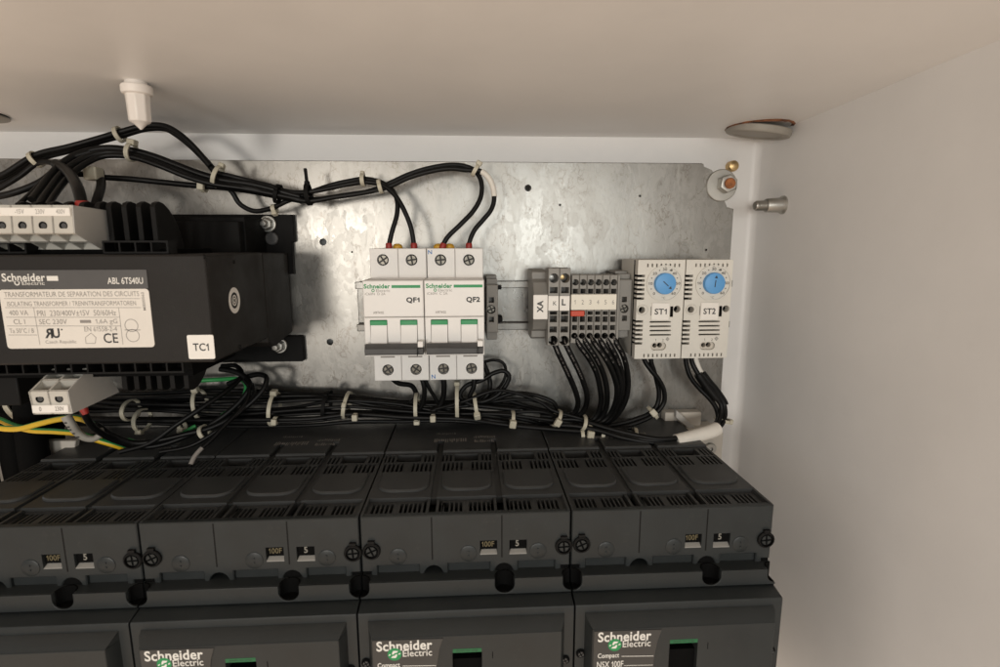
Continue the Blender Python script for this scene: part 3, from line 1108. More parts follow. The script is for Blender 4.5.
# grey connectors (profile in Y-Z, open pockets on the slanted face)
def connector(x0, x1, n, up, name, marks):
    s = 1 if up else -1
    if up:
        F, FB, S_, BK, BT = (-120, 18.4), (-121, 5.6), (-102.7, -2.4), (-88.5, 3.2), (-83.5, 16.9)
    else:
        F, FB, S_, BK, BT = (-126.8, -80), (-127.9, -68.6), (-111.7, -61), (-98.7, -67.6), (-91.8, -79.1)
    th = tr
    b = MB()
    w = (x1 - x0) / n
    wall = .9
    full = [F, FB, S_, BK, BT]

    def lerp(p, q, t):
        return (p[0] + (q[0] - p[0]) * t, p[1] + (q[1] - p[1]) * t)
    # inner core with the slanted face cut back into pockets
    dx, dz = S_[0] - FB[0], S_[1] - FB[1]
    L = math.hypot(dx, dz)
    nx, nz = (-dz / L, dx / L) if up else (dz / L, -dx / L)
    if nx < 0: nx, nz = -nx, -nz
    D = 8

    def pk(t, d=0):
        q = lerp(FB, S_, t)
        return (q[0] + nx * d, q[1] + nz * d)
    core = [F, FB, pk(.07), pk(.12, D), pk(.42, D), pk(.46), pk(.54), pk(.58, D), pk(.9, D), pk(.95), S_, BK, BT]
    ft = MB()
    b.slab(core, (), x0 + .2, x1 - .2, 'yz')
    for i in range(1, n):
        xx = x0 + w * i
        b.slab(full, (), xx - wall / 2, xx + wall / 2, 'yz')
    b.slab(full, (), x0, x0 + wall, 'yz')
    o = build(b, name, 'conn', th)
    b = MB()
    e = .15
    b.slab([(p[0], p[1]) for p in (lerp(F, BT, .005), lerp(FB, S_, .01), S_, BK, BT)], (), x1 - .3, x1 + .25, 'yz')
    build(b, 'side_cheek', 'connside', o)
    # black discs painted as the shade of front holes, and printed marker tags
    hz = FB[1] + s * (3.4 if up else 3.6)
    hm = MB()
    sc2 = MB()
    for i in range(n):
        xc = x0 + w * (i + .5)
        Yf = FB[0] + (F[0] - FB[0]) * abs(hz - FB[1]) / abs(F[1] - FB[1]) - .08
        hm.slab(circ(xc, hz, 1.9, 20), (), Yf - .02, Yf + .8, 'xz')
        sc2.slab(circ(xc + .3, hz, 1.2, 16), (), Yf - .05, Yf + .8, 'xz')
    build(hm, 'hole_shade_disc', 'dark', o)
    build(sc2, 'screw', 'toggle', o)
    tags = MB()
    tx = MB()
    zc = F[1] - s * (3.1 if up else 2.9)
    tags.slab([(x0 + .5, zc - 1.9), (x1 - .5, zc - 1.9), (x1 - .5, zc + 1.9), (x0 + .5, zc + 1.9)], (), F[0] - 1.3, F[0] + 1, 'xz', .2)
    for i, m in enumerate(marks):
        xc = x0 + w * (i + .5)
        ww = .45 * len(m)
        text(tx, m, (xc - ww * 1.15, F[0] - 1.36, zc - 1.0), (ww * 2.3, 0, 0), (0, 0, 2.2), .015)
    t_ = build(tags, 'marker', 'label', o)
    build(tx, 'lettering', 'softink' if up else 'greyink', t_)
    return o


xa = -184.5
connector(xa - 9.1 * 7, xa, 7, True, 'input_connector', ['', '', '', '0', '-15', '230V', '400V'] if 0 else ['1', '0', '1', '1', '-15V', '230V', '400V'])
xb = -192.4
connector(xb - 17.6, xb, 2, False, 'output_connector', ['0', '230V'])

# rating label
LY = YF - .25
x0, x1, z0, z1 = prect(-1, 270, 147.3, 289, LY)
hd = build(MB().box(-225, x1, LY, YF + .1, z0, z1), 'label_header', 'header', tr)
g = MB()
Yp = LY - .05
ptext(g, 'Schneider', 1.6, 273.3, 45, 281.6, Yp, .02)
pbox(g, 46.8, 276, 58, 280.8, Yp, LY + .05)
ptext(g, 'Electric', 22, 281.6, 44.5, 285, Yp)
p = P(17, 282.8, Yp)
ring(g, p.x, p.z, 1.0, .55, Yp)
ptext(g, 'ABL 6TS40U', 107.3, 277.4, 143, 284, Yp, .012)
build(g, 'header_print', 'paleink', hd)
x0, x1, z0, z1 = prect(0.4, 289.2, 150.2, 348, LY)
lab = build(MB().slab(rrect(-221, x1 + .7, z0, P(80, 289.2, LY).z, 1.6, 5), (), LY, YF + .1, 'xz'), 'rating_label', 'silverlabel', tr)
g = MB()


def rt_(s, a0, b0, a1, b1, bold=0):
    ptext(g, s, a0, b0, a1, b1, Yp, bold)


rt_('TRANSFORMATEUR DE SEPARATION DES CIRCUITS', 4, 291.6, 139, 296.6)
rt_('ISOLATING TRANSFORMER / TRENNTRANSFORMATOREN', 7, 301.2, 136, 305.8)
rt_('400 VA', 9, 310.3, 28, 315.3)
rt_('PRI  230/400V±15V  50/60Hz', 37, 310.2, 116, 315.8)
rt_('CL I', 13.5, 319.2, 25, 324.2)
rt_('SEC 230V', 39, 319.2, 67, 324.2)
rt_('1,6A gG', 95.5, 319, 117.4, 324.8)
rt_('Ta 50°C / B', 9.4, 328.2, 34, 333)
rt_('EN 61558-2-4', 84.3, 326.6, 117, 331.4)
rt_('Czech Republic', 45.5, 340.2, 76.5, 344.4)
for yy, a0, a1 in ((298.6, 4, 140), (307.6, 5, 141), (317.3, 6, 120), (326, 7, 121), (335, 8.5, 37)):
    pline(g, a0, yy, a1, yy, .22, Yp)
pline(g, 33.6, 307.6, 40, 345, .22, Yp)
pline(g, 118.6, 307.6, 123, 344.5, .22, Yp)
pbox(g, 80, 320, 91, 323, Yp, LY + .05)
p = P(131.4, 325.5, Yp)
ring(g, p.x, p.z, 3.0, .3, Yp)
p = P(132.8, 335.6, Yp)
ring(g, p.x, p.z, 3.0, .3, Yp)
pline(g, 124.6, 330, 140.5, 330, .3, Yp)
for k in range(5):
    hp = [(85.4, 337.5), (91, 333), (96, 337.5), (95.2, 343.4), (86, 343.4)]
    pline(g, *hp[k], *hp[(k + 1) % 5], .25, Yp)
p = P(144.4, 310.4, Yp)
q = P(143.6, 292, Yp)
text(g, 'MIE00562', (p.x + .8, Yp, p.z), (-.2, 0, q.z - p.z), (-1.3, 0, 0), .02)
build(g, 'rating_print', 'greyink', lab)
g = MB()
ptext(g, 'CE', 103.5, 333.2, 118, 343, Yp, .01)
# component mark: reversed R joined with U
x0, x1, z0, z1 = prect(44.4, 328.4, 60.2, 338.2, Yp)
xm = x0 + (x1 - x0) * .52
text(g, 'R', (xm, Yp, z0), (x0 - xm, 0, 0), (0, 0, z1 - z0), .03)
text(g, 'U', (xm - .2, Yp, z0), (x1 - xm, 0, 0), (0, 0, z1 - z0), .03)
disc(g, P(61.6, 329.6, Yp).x, P(61.6, 329.6, Yp).z, .4, Yp, 10)
build(g, 'approval_marks', 'ink', lab)
# TC1 tag
x0, x1, z0, z1 = prect(187.8, 335, 214.2, 359, LY)
tg = build(MB().slab(rrect(x0, x1, z0, z1, .8), (), LY, YF + .1, 'xz'), 'device_tag', 'label', tr)
g = MB()
ptext(g, 'TC1', 193, 343.2, 208.8, 351, Yp, .018)
build(g, 'lettering', 'ink', tg)
# round emblem on the side, on plane x
c = PX(234.3, 300.4, XRt)
g = MB()


def xdisc(mb, r, w, X, n=36):
    vs = []
    for i in range(n):
        a = 2 * math.pi * i / n
        for q in (max(r - w / 2, .001), r + w / 2):
            vs.append((X, c.y + q * math.cos(a), c.z + q * math.sin(a)))
    mb.add(vs, [(2 * i, 2 * i + 1, 2 * ((i + 1) % n) + 1, 2 * ((i + 1) % n)) for i in range(n)])


xdisc(g, 5.6, 2.6, XRt + .1)
xdisc(g, 2.55, .75, XRt + .1)
xdisc(g, 1.25, .75, XRt + .1)
build(g, 'side_emblem', 'label', tr)
g = MB()
for a, bb in ((234, 262), (240, 347), (204.2, 256.5)):
    p = PX(a, bb, XRt)
    g.lathe([(1.2, 0), (1.0, .5), (.3, .7)], p, (1, 0, 0), 12)
build(g, 'moulding_pip', 'blacksmooth', tr)


# ================================================================= big moulded case breakers
NX0, NP = -161.2, 105.48
NF = -137.4
GRP = 'charcoal moulded case breakers in a row'


def nsx():
    x = NX0 + NP          # the third of the row, measured in the photograph
    W = NP - .9
    th = thing('power_breaker', '', 'power breaker', (x + W / 2, -60, -330), GRP)
    px = W / 3

    def X(u):
        return x + u
    # ---- body below
    b = MB()
    b.box(X(0), X(W), -124, -3, -330, -146)
    build(b, 'case', 'nsx', th)
    # ---- terminal shield
    b = MB()
    b.slab([(X(0), -2), (X(W), -2), (X(W), -57.5), (X(2 * px + 2), -57.5), (X(2 * px + 2), -38), (X(2 * px - 2), -38), (X(2 * px - 2), -57.5),
            (X(px + 2), -57.5), (X(px + 2), -38), (X(px - 2), -38), (X(px - 2), -57.5), (X(0), -57.5)], (), -130.6, -146.2, 'xy', .5)
    for k in range(3):
        u0, u1 = X(px * k + (0 if k == 0 else 1.6)), X(px * (k + 1) - (0 if k == 2 else 1.6))
        m = (u0 + u1) / 2
        hw = (u1 - u0) / 2
        hs = []
        # rear vent: upper row beside a window, lower row of slots
        hs.append(rect(m - 8, m + 7, -71.0, -60.4))
        for sgn in (-1, 1):
            for j in range(3):
                xx = m + sgn * (10.2 + j * 2.4) - (.5 if sgn > 0 else 0)
                hs.append(rect(xx - .65, xx + .65, -71.6, -60.6))
            for j in range(5):
                xx = m + sgn * (3.4 + j * 2.6)
                hs.append(rect(xx - .7, xx + .7, -85.6, -73.2))
        b.slab(rect(u0, u1, -87, -57.4), hs, -132, -136, 'xy')
        # plain land carrying the finger pad
        b.box(u0, u1, -118.4, -86.9, -137, -132.05)
        # front vent
        hs = []
        for sgn in (-1, 1):
            for j in range(5):
                xx = m + sgn * (2.5 + j * 2.35) - .4
                hs.append(rect(xx - .75, xx + .75, -135, -120.8))
        b.slab(rect(u0 + (0 if k == 0 else 3.2), u1 - (0 if k == 2 else 3.2), -136, -118.3), hs, -134.2, -137.5, 'xy')
        b.box(u0 + .2, u0 + 1.6, -136, -118.3, -137, -133.2)
        b.box(u1 - 1.6, u1 - .2, -136, -118.3, -137, -133.2)
    for u in (px, 2 * px):
        b.box(X(u - 1.7), X(u + 1.7), -117, -39, -137, -133.4)
    b.box(X(0), X(1.3), -136, -57, -146, -132.1)
    b.box(X(W - 1.3), X(W), -136, -57, -146, -132.1)
    b.box(X(.4), X(W - .4), -136, -57, -146, -141.5)
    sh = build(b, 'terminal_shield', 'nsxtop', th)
    pads = MB()
    for k in range(3):
        u0, u1 = X(px * k + 3.6), X(px * (k + 1) - 3.6)
        n = 6
        r = 8.5
        poly = [(u1, -88.5), (u0, -88.5)]
        for i in range(n + 1):
            a = R(180 + 90 * i / n)
            poly.append((u0 + r + r * math.cos(a), -105 + r * .85 * math.sin(a)))
        for i in range(n + 1):
            a = R(270 + 90 * i / n)
            poly.append((u1 - r + r * math.cos(a), -105 + r * .85 * math.sin(a)))
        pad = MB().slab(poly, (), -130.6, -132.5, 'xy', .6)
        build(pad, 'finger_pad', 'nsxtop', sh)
    # faint grey printing on the rear deck
    t = MB()
    rg = random.Random(3)
    for (a0, b0, a1, b1) in ((437, 432.8, 455, 434.6), (434, 437.8, 466, 442.6), (474, 435.6, 496, 438.0), (474.5, 439.4, 494, 442.4)):
        p, q, u_ = PZ(a0, b1, -130.5), PZ(a1, b1, -130.5), PZ(a0, b0, -130.5)
        xx = p.x
        while xx < q.x:
            ww = rg.uniform(.3, 1.1)
            y0 = p.y + rg.uniform(0, .3) * (u_.y - p.y)
            y1 = u_.y - rg.uniform(0, .4) * (u_.y - p.y)
            t.quad((xx, y0, -130.54), (xx + ww, y0, -130.54), (xx + ww * .8, y1, -130.54), (xx, y1, -130.54))
            xx += ww + rg.uniform(.3, .8)
    build(t, 'deck_print', 'greyink', sh)
    # ---- front wall of the shield
    zT, zM, zL = -132.3, -158.8, -164.0
    wins = []
    for (a0, b0, a1, b1) in ((480, 540.5, 497.2, 554.6), (509.4, 539.8, 526.8, 554.2)):
        x0, x1, z0, z1 = prect(a0, b0, a1, b1, NF)
        wins.append((x0, x1, z0, z1))
    hs = [rect(*w) for w in wins]
    pol = [(X(0), zT), (X(0), zL + 2), (X(0), zL), (X(4.2), zL)]
    pol = [(X(0), zT), (X(0), zL + 2.2), (X(4.4), zL + 2.2), (X(4.4), zL - 1), (X(7.5), zL - 1), (X(7.5), zM)]
    for u, dd in ((35.5, 0), (71.0, 0)):
        r = 4.9
        pol += [(X(u - 7.2), zM), (X(u - 7.2), zL - 1), (X(u - r), zL - 1)]
        for i in range(9):
            a = R(180 - 180 * i / 8)
            pol.append((X(u) + r * math.cos(a), zL - 1 + 5.4 * math.sin(a)))
        pol += [(X(u + r), zL - 1), (X(u + 7.2), zL - 1), (X(u + 7.2), zM)]
    pol += [(X(W - 7.5), zM), (X(W - 7.5), zL - 1), (X(W - 4.4), zL - 1), (X(W - 4.4), zL + 2.2), (X(W), zL + 2.2), (X(W), zT)]
    fwl = MB().slab(pol, hs, NF, NF + 3.2, 'xz', .45)
    fwl.box(X(7), X(28.6), NF + 1.8, NF + 4, zL - 2, zM + 1)
    fwl.box(X(42.4), X(64.2), NF + 1.8, NF + 4, zL - 2, zM + 1)
    fwl.box(X(77.8), X(W - 7), NF + 1.8, NF + 4, zL - 2, zM + 1)
    fwl.box(X(.3), X(W - .3), NF + 9, NF + 12, -166, -140)
    fr_ = build(fwl, 'front_wall', 'nsx', th)
    for u in (35.0, 70.0):
        build(MB().box(X(u) - .35, X(u) + .35, NF - .04, NF + .1, zM + 2.5, zT - 1), 'pole_groove', 'blacksmooth', fr_)
    # rating windows
    for (x0, x1, z0, z1), s, mat in zip(wins, ('100F', '5'), ('yellowink', 'windowink')):
        h = z1 - z0
        wdw = MB().box(x0 - .1, x1 + .1, NF + 1.6, NF + 3.3, z0 + h * .28, z1 + .1)
        w_ = build(wdw, 'rating_window', 'dark', fr_)
        sill = MB().hexa([(x0, NF + .1, z0), (x1, NF + .1, z0), (x1, NF + 2.6, z0), (x0, NF + 2.6, z0)],
                         [(x0, NF + .2, z0 + .4), (x1, NF + .2, z0 + .4), (x1 - .3, NF + 2.6, z0 + h * .30), (x0 + .9, NF + 2.6, z0 + h * .30)])
        build(sill, 'window_sill', 'termgrey', w_)
        t = MB()
        if s == '5':
            text(t, s, (x0 + (x1 - x0) * .36, NF + 1.5, z0 + h * .45), ((x1 - x0) * .2, 0, 0), (0, 0, h * .42), .02)
        else:
            text(t, s, (x0 + (x1 - x0) * .1, NF + 1.5, z0 + h * .45), ((x1 - x0) * .74, 0, 0), (0, 0, h * .38), .01)
        build(t, 'lettering', mat, w_)
    # round embossed caps
    for a, bb in ((398, 556.5), (468.5, 553.4), (538, 550.8)):
        p = P(a, bb, NF)
        e = MB().lathe([(4.4, .3), (4.3, -.25), (3.9, -.45), (.3, -.35)], (p.x, NF, p.z), (0, 1, 0), 30)
        for dz in (-1.2, 1.2):
            e.lathe([(.55, 0), (.4, -.85), (.1, -.95)], (p.x, NF, p.z + dz), (0, 1, 0), 10)
        build(e, 'embossed_cap', 'nsx', fr_)
    # corner screws in keyed collars
    for a, bb in ((371.7, 550.6), (563.6, 545.6)):
        p = P(a, bb, NF)
        e = MB().slab(circ(p.x, p.z, 4.4, 28) , [circ(p.x, p.z, 3.5, 24)], NF - 1.6, NF + .3, 'xz', .5)
        e.box(p.x - 1.6, p.x + 1.6, NF - 1.5, NF + .3, p.z + 4.3, p.z + 5.6)
        e.slab(circ(p.x, p.z, 3.55, 24), (), NF - .1, NF + .25, 'xz')
        cl = build(e, 'screw_collar', 'blacksmooth', fr_)
        build(screw_head(MB(), p.x, p.z, 3.0, NF - .6, random.uniform(0, 1.2)), 'screw', ['dark', 'nsx'], cl)
    # ---- stepped front cover
    YA, YB_, YC = -144.2, -151.2, -158.2
    r = 4.9
    def arc(uc, a0, a1, rr=r):
        return [(X(uc) + rr * math.cos(R(a0 + (a1 - a0) * i / 8)), YA + 1.4 + rr * math.sin(R(a0 + (a1 - a0) * i / 8))) for i in range(9)]
    YL = YA
    YA = YA + .9
    u = 71.0
    led = [(X(0), -124)] + arc(0, 90, 0, 4.4) + [(X(4.4), YA), (X(u - r), YA)] + arc(u, 180, 0) + [(X(u + r), YA), (X(W - 4.4), YA)] + arc(W, 180, 90, 4.4) + [(X(W), -124)]
    wl = MB()
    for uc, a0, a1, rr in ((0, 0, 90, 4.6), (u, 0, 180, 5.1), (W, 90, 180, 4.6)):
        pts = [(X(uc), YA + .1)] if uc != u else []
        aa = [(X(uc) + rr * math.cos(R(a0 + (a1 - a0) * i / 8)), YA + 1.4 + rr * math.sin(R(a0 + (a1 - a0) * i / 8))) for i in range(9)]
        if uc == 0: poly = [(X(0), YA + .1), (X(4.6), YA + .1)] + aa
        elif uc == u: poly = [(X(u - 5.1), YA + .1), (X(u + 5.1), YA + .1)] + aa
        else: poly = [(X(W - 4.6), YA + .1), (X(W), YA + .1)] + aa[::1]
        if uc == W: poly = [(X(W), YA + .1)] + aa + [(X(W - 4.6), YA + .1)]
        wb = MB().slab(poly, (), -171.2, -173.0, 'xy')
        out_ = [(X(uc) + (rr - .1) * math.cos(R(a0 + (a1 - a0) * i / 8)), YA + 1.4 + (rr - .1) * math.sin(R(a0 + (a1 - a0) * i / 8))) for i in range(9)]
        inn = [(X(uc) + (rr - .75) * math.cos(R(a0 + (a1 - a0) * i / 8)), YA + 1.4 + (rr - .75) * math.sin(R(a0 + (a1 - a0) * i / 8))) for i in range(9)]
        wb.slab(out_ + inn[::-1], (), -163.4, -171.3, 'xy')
        build(wb, 'well_shade_lining', 'dark', th)  # black floor and lining stand in for the shade of a deep well
        # black backing carries the painted well shade up behind the wall
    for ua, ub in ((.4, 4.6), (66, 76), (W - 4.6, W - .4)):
        build(MB().box(X(ua), X(ub), NF + .7, NF + 1.7, -166, -158 if ua == 66 else -161), 'well_shade_lining', 'dark', th)
    b = MB()
    b.slab(led, (), -163.6, -172.0, 'xy')
    b.slab([(-124, -172.6), (-138, -172.6), (-140, -172.8), (-144.3, -173.4), (YB_, -174.6), (YB_ - .2, -175.4), (YB_ - .2, -179.6), (YB_ + .3, -330), (-124, -330)], (), X(0), X(W), 'yz')
    zc, zq = -166.9, -163.6
    fp = [(X(0), -172.02)]
    fp += [(X(0) + 4.4 * math.cos(R(-90 + 90 * i / 6)), zc + 4.4 * math.sin(R(-90 + 90 * i / 6))) for i in range(7)]
    fp += [(X(4.4), zq), (X(u - 4.9), zq)]
    fp += [(X(u) + 4.9 * math.cos(R(180 + 180 * i / 12)), zc + 4.6 * math.sin(R(180 + 180 * i / 12))) for i in range(13)]
    fp += [(X(u + 4.9), zq), (X(W - 4.4), zq)]
    fp += [(X(W) + 4.4 * math.cos(R(180 + 90 * i / 6)), zc + 4.4 * math.sin(R(180 + 90 * i / 6))) for i in range(7)]
    fp += [(X(W), -172.02)]
    b.slab(fp, (), YL, YL + 1.0, 'xz')
    cov = build(b, 'front_cover', 'nsx', th, bevel=.25)
    # raised face with the handle opening
    u0, u1 = X(7), X(W - 7)
    ox0, ox1, oz0, oz1 = prect(452.8, 652.4, 482.2, 700, YC)
    zf = -182.8
    b = MB()
    b.slab([(u0, -330), (u1, -330), (u1, zf), (u0, zf)], [rect(ox0, ox1, oz0, oz1)], YC, YB_ + .4, 'xz', .3)
    b.hexa([(X(4.6), YB_ - .1, -178.4), (X(W - 4.6), YB_ - .1, -178.4), (X(W - 4.6), YB_ + .2, -183.4), (X(4.6), YB_ + .2, -183.4)],
           [(X(5.2), YB_ - 3, -179.6), (X(W - 5.2), YB_ - 3, -179.6), (u1 - .2, YC + .4, zf - .05), (u0 + .2, YC + .4, zf - .05)])
    for sgn, ua, ub in ((-1, X(4.6), u0), (1, X(W - 4.6), u1)):
        b.hexa([(ua, YB_ + .2, -330), (ub, YB_ + .2, -330), (ub, YB_ + .2, -183), (ua, YB_ + .2, -183)],
               [(ua, YB_ - .1, -330), (ub, YC + .4, -330), (ub, YC + .4, -183.1), (ua, YB_ - .1, -183.1)])
    face = build(b, 'raised_face', 'nsx', cov)
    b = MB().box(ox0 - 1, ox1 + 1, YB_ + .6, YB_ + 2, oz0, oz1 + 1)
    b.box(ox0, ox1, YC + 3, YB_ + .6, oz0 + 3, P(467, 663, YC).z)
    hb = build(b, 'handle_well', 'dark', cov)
    t = MB()
    zz0, zz1 = P(467, 652.3, YC).z, P(467, 648.6, YC).z
    t.box(ox0 + .2, ox1 - .2, YC - .08, YC + .2, zz0, zz1)
    gs = build(t, 'green_strip', 'strokegreen', cov)
    t = MB()
    text(t, 'push to trip', (ox0 + 2, YC - .12, zz0 + .35), (ox1 - ox0 - 4, 0, 0), (0, 0, zz1 - zz0 - .7), 0)
    build(t, 'strip_print', 'ink', gs)
    t = MB()
    q = P(492.6, 655, YC)
    t.box(q.x - .18, q.x + .18, YC - .05, YC + .1, q.z - 1.8, q.z + 1.8)
    build(t, 'face_mark', 'dark', cov)
    # nameplate
    YN = YC - .45
    n0 = P(373.2, 650, YN).x
    pts = [(u0 + .6, -330), (P(437, 667, YN).x - 2.6, -330), (P(437, 667, YN).x, P(437, 667, YN).z), (P(439.4, 650, YN).x, P(440, 650, YN).z), (P(443, 637, YN).x, zf - 1.0), (u0 + .6, zf - .6)]
    pl = build(MB().slab(pts, (), YN, YC + .1, 'xz', .15), 'nameplate', 'plate', cov)
    t = MB()
    Yt = YN - .05
    ptext(t, 'Schneider', 376.3, 640.6, 432.2, 650.6, Yt, .022)
    ptext(t, 'Electric', 402.8, 649.6, 432, 656.2, Yt, .006)
    ptext(t, 'Compact', 377.6, 662.8, 400, 669, Yt, .015)
    pline(t, 402.5, 666, 436, 665.6, .3, Yt)
    ptext(t, 'NSX 100F', 377.4, 671, 405, 677.4, Yt, .006)
    pline(t, 406, 675.4, 436, 674.8, .25, Yt)
    ptext(t, 'Ui 800 V', 377.4, 679.4, 398, 684.4, Yt, 0)
    ptext(t, 'Uimp 8 kV', 409, 678.4, 433, 684, Yt, 0)
    build(t, 'lettering', 'paleink', pl)
    p = P(394.6, 654.4, Yt)
    lg = build(disc(MB(), p.x, p.z, 3.3, Yt - .01, 26), 'emblem', 'green', pl)
    build(swirl(MB(), p.x, p.z, 3.5, Yt - .05), 'emblem_strokes', 'label', lg)
    # small screws low on the flanges
    for a, bb in ((366.5, 662), (564.8, 659)):
        p = P(a, bb, YB_)
        build(screw_head(MB().slab(circ(p.x, p.z, 2.4, 18), (), YB_ - .6, YB_ + .3, 'xz'), p.x, p.z, 1.7, YB_ - .8, .5), 'screw', ['dark', 'toggle'], cov)
    return th


def kids(o):
    return [c for c in bpy.data.objects if c.parent == o]


def copy_tree(o, parent=None):
    c = o.copy()
    COL.objects.link(c)
    c.parent = parent
    for k in kids(o):
        copy_tree(k, c)
    return c


proto = nsx()
labels = ['charcoal power breaker cut by the left frame edge, below the yellow and green wires', 'charcoal power breaker partly under the transformer, second from the left frame edge',
          'charcoal power breaker directly below the QF1 and QF2 breakers', 'charcoal power breaker at the right end of the row, beside the bare wall']
proto['label'] = labels[2]
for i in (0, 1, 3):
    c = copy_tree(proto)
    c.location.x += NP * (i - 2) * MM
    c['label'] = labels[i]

# pale mounting bracket pieces behind the power breakers
br = thing('support_bracket', 'pale bracket with screw behind the right end power breaker', 'bracket', P(705, 460, -10), 'pale support brackets behind the power breakers')
b = MB()
x0, x1, z0, z1 = prect(688, 433, 722, 478, -26)
b.box(x0, x1, -26, -.1, z0, z1)
x0, x1, z0, z1 = prect(664, 412, 700, 450, -8)
b.box(x0, x1, -9, -.2, z0, z1)
build(b, 'block', 'bracket', br, bevel=.8)
q = P(709.5, 448.5, -26)
build(MB().lathe([(4.6, .3), (4.6, -1.2), (4.0, -2), (1.8, -2), (1.6, -.4), (.3, -.4)], q, (0, 1, 0), 24), 'screw', 'steel', br)
b = MB()
x0, x1, z0, z1 = prect(676, 410, 696, 428, -14)
b.hexa([(x0, -14, z1), (x1, -14, z0), (x1, -14, z0 - 5), (x0, -14, z1 - 6)], [(x0, -9.2, z1), (x1, -9.2, z0), (x1, -9.2, z0 - 5), (x0, -9.2, z1 - 6)])
build(b, 'arm', 'connside', br, bevel=.5)
b = MB()
pts = [P(a, bb, -38) for a, bb in ((44, 441), (75.5, 441), (74.6, 447.5), (50, 461), (42, 465.5), (41, 460.5), (46.5, 456))]
b.slab([(p.x, p.z) for p in pts], (), -38, -34, 'xz', .4)
build(b, 'support_bracket', 'bracket', None, 'pale bracket corner under the yellow and green wires at left', 'bracket', 'pale support brackets behind the power breakers')


# ================================================================= wires
def wire(name, label, pts, r=1.55, mat='wire', group=None, k=7, marks=0, sleeve=None, ferr=None, parts=(), cat='wire', ext=None, split=None):
    """pts: (pixel x, pixel y, depth Y). sleeve: list of (t0, t1, radius, material, name)"""
    path = smooth_path([p if isinstance(p, Vector) else P(*p) for p in pts], k)
    th = thing(name, label, cat, path[0], group)
    b = MB().tube(path, r, 12, split)
    build(b, 'sheath', [mat, 'greenw'] if split else mat, th, ang=60)
    n = len(path)
    for t0, t1, rr, m, nm in (sleeve or ()):
        seg = path[int(t0 * (n - 1)):max(int(t0 * (n - 1)) + 2, int(t1 * (n - 1)) + 1)]
        build(MB().tube(seg, rr, 14), nm, m, th, ang=60)
    if marks:
        b = MB()
        fr = frames(path)
        i = int(n * .04)
        while i < n * marks:
            p, t, _, _ = fr[i]
            v = (Vector((0, CY, 0)) - p).normalized()
            nrm = (v - t * v.dot(t)).normalized()
            sd = t.cross(nrm)
            c = p + nrm * (r + .05)
            # three little strokes like a printed figure
            for q in range(2):
                off = t * (q * .8)
                h = .55 * random.uniform(.6, 1)
                ww = .22 * random.uniform(.8, 1.5)
                b.quad(c + off - sd * h, c + off + t * ww - sd * h, c + off + t * ww + sd * h, c + off + sd * h)
            i += random.choice((1, 1, 2, 3))
        build(b, 'printing', 'greyink', th)
    return th, path


def W(label, pts, r=1.55, group='black control wires', **kw):
    return wire('wire', label, pts, r, group=group, **kw)[0]


def ferrule(parent, a, bb, Y, mat='red', h=3.2, r=2.1, d=(0, 0, 1)):
    p = P(a, bb, Y)
    build(MB().lathe([(r * .75, -3), (r, 0), (r, h * .7), (r * .85, h)], p, d, 16), 'ferrule', mat, parent)


# --- four wires into the tops of QF1 and QF2
YW = -36
w = W('black wire entering QF1 first pole from the upper cable loop', [(214, 170, -30), (221, 181, -28), (232, 192, -27), (240, 204, -26), (254, 211, -26), (272, 208, -27), (285, 202, -28), (300, 196, -28), (314, 191, -27), (332, 185, -26), (350, 181, -26), (364, 179, -27), (380, 182, -28), (392, 190, -30), (397, 200, -32), (397, 214, -34), (392, 232, YW), (389, 246, YW), (389, 254, YW)], marks=0)
ferrule(w, 389, 248, YW)
w = W('black wire entering QF1 second pole, outer of the pair', [(206, 160, -32), (216, 172, -33), (230, 176, -33), (250, 181, -32), (270, 186, -31), (290, 192, -30), (308, 192, -31), (330, 188, -30), (350, 184, -29), (366, 182, -30), (382, 185, -31), (394, 194, -33), (404, 210, -35), (411, 228, YW), (414, 246, YW), (414, 254, YW)])
ferrule(w, 414, 248, YW)
w = W('black wire looping over to QF2 first pole', [(160, 160, -34), (176, 166, -34), (200, 175, -33), (220, 180, -32), (245, 182, -30), (262, 186, -29), (280, 193, -28), (300, 199, -28), (320, 199, -27), (345, 195, -26), (370, 191, -26), (390, 183, -25), (410, 174, -25), (430, 168, -25), (450, 165, -25), (464, 166, -26), (475, 171, -27), (481, 181, -29), (481, 196, -31), (474, 210, -33), (461, 224, -35), (447, 238, YW), (442, 248, YW), (441, 254, YW)])
ferrule(w, 442.5, 248, YW, d=(.3, 0, .95))
w = W('black wire with a white sleeve curving down to QF2 second pole', [(160, 163, -38), (178, 170, -38), (200, 179, -37), (220, 184, -36), (245, 187, -34), (265, 191, -33), (285, 197, -32), (308, 201, -31), (335, 197, -30), (362, 193, -30), (388, 187, -30), (408, 178, -29), (430, 171.5, -29), (450, 168.5, -29), (466, 170, -29), (480, 171, -29), (488, 177, -30), (493, 188, -31), (494, 200, -32), (491, 210, -33), (483, 220, -34), (474, 231, -35), (469, 244, YW), (468, 254, YW)],
      sleeve=[(.66, .775, 1.85, 'sleeve', 'sleeve')])
ferrule(w, 469, 248, YW)
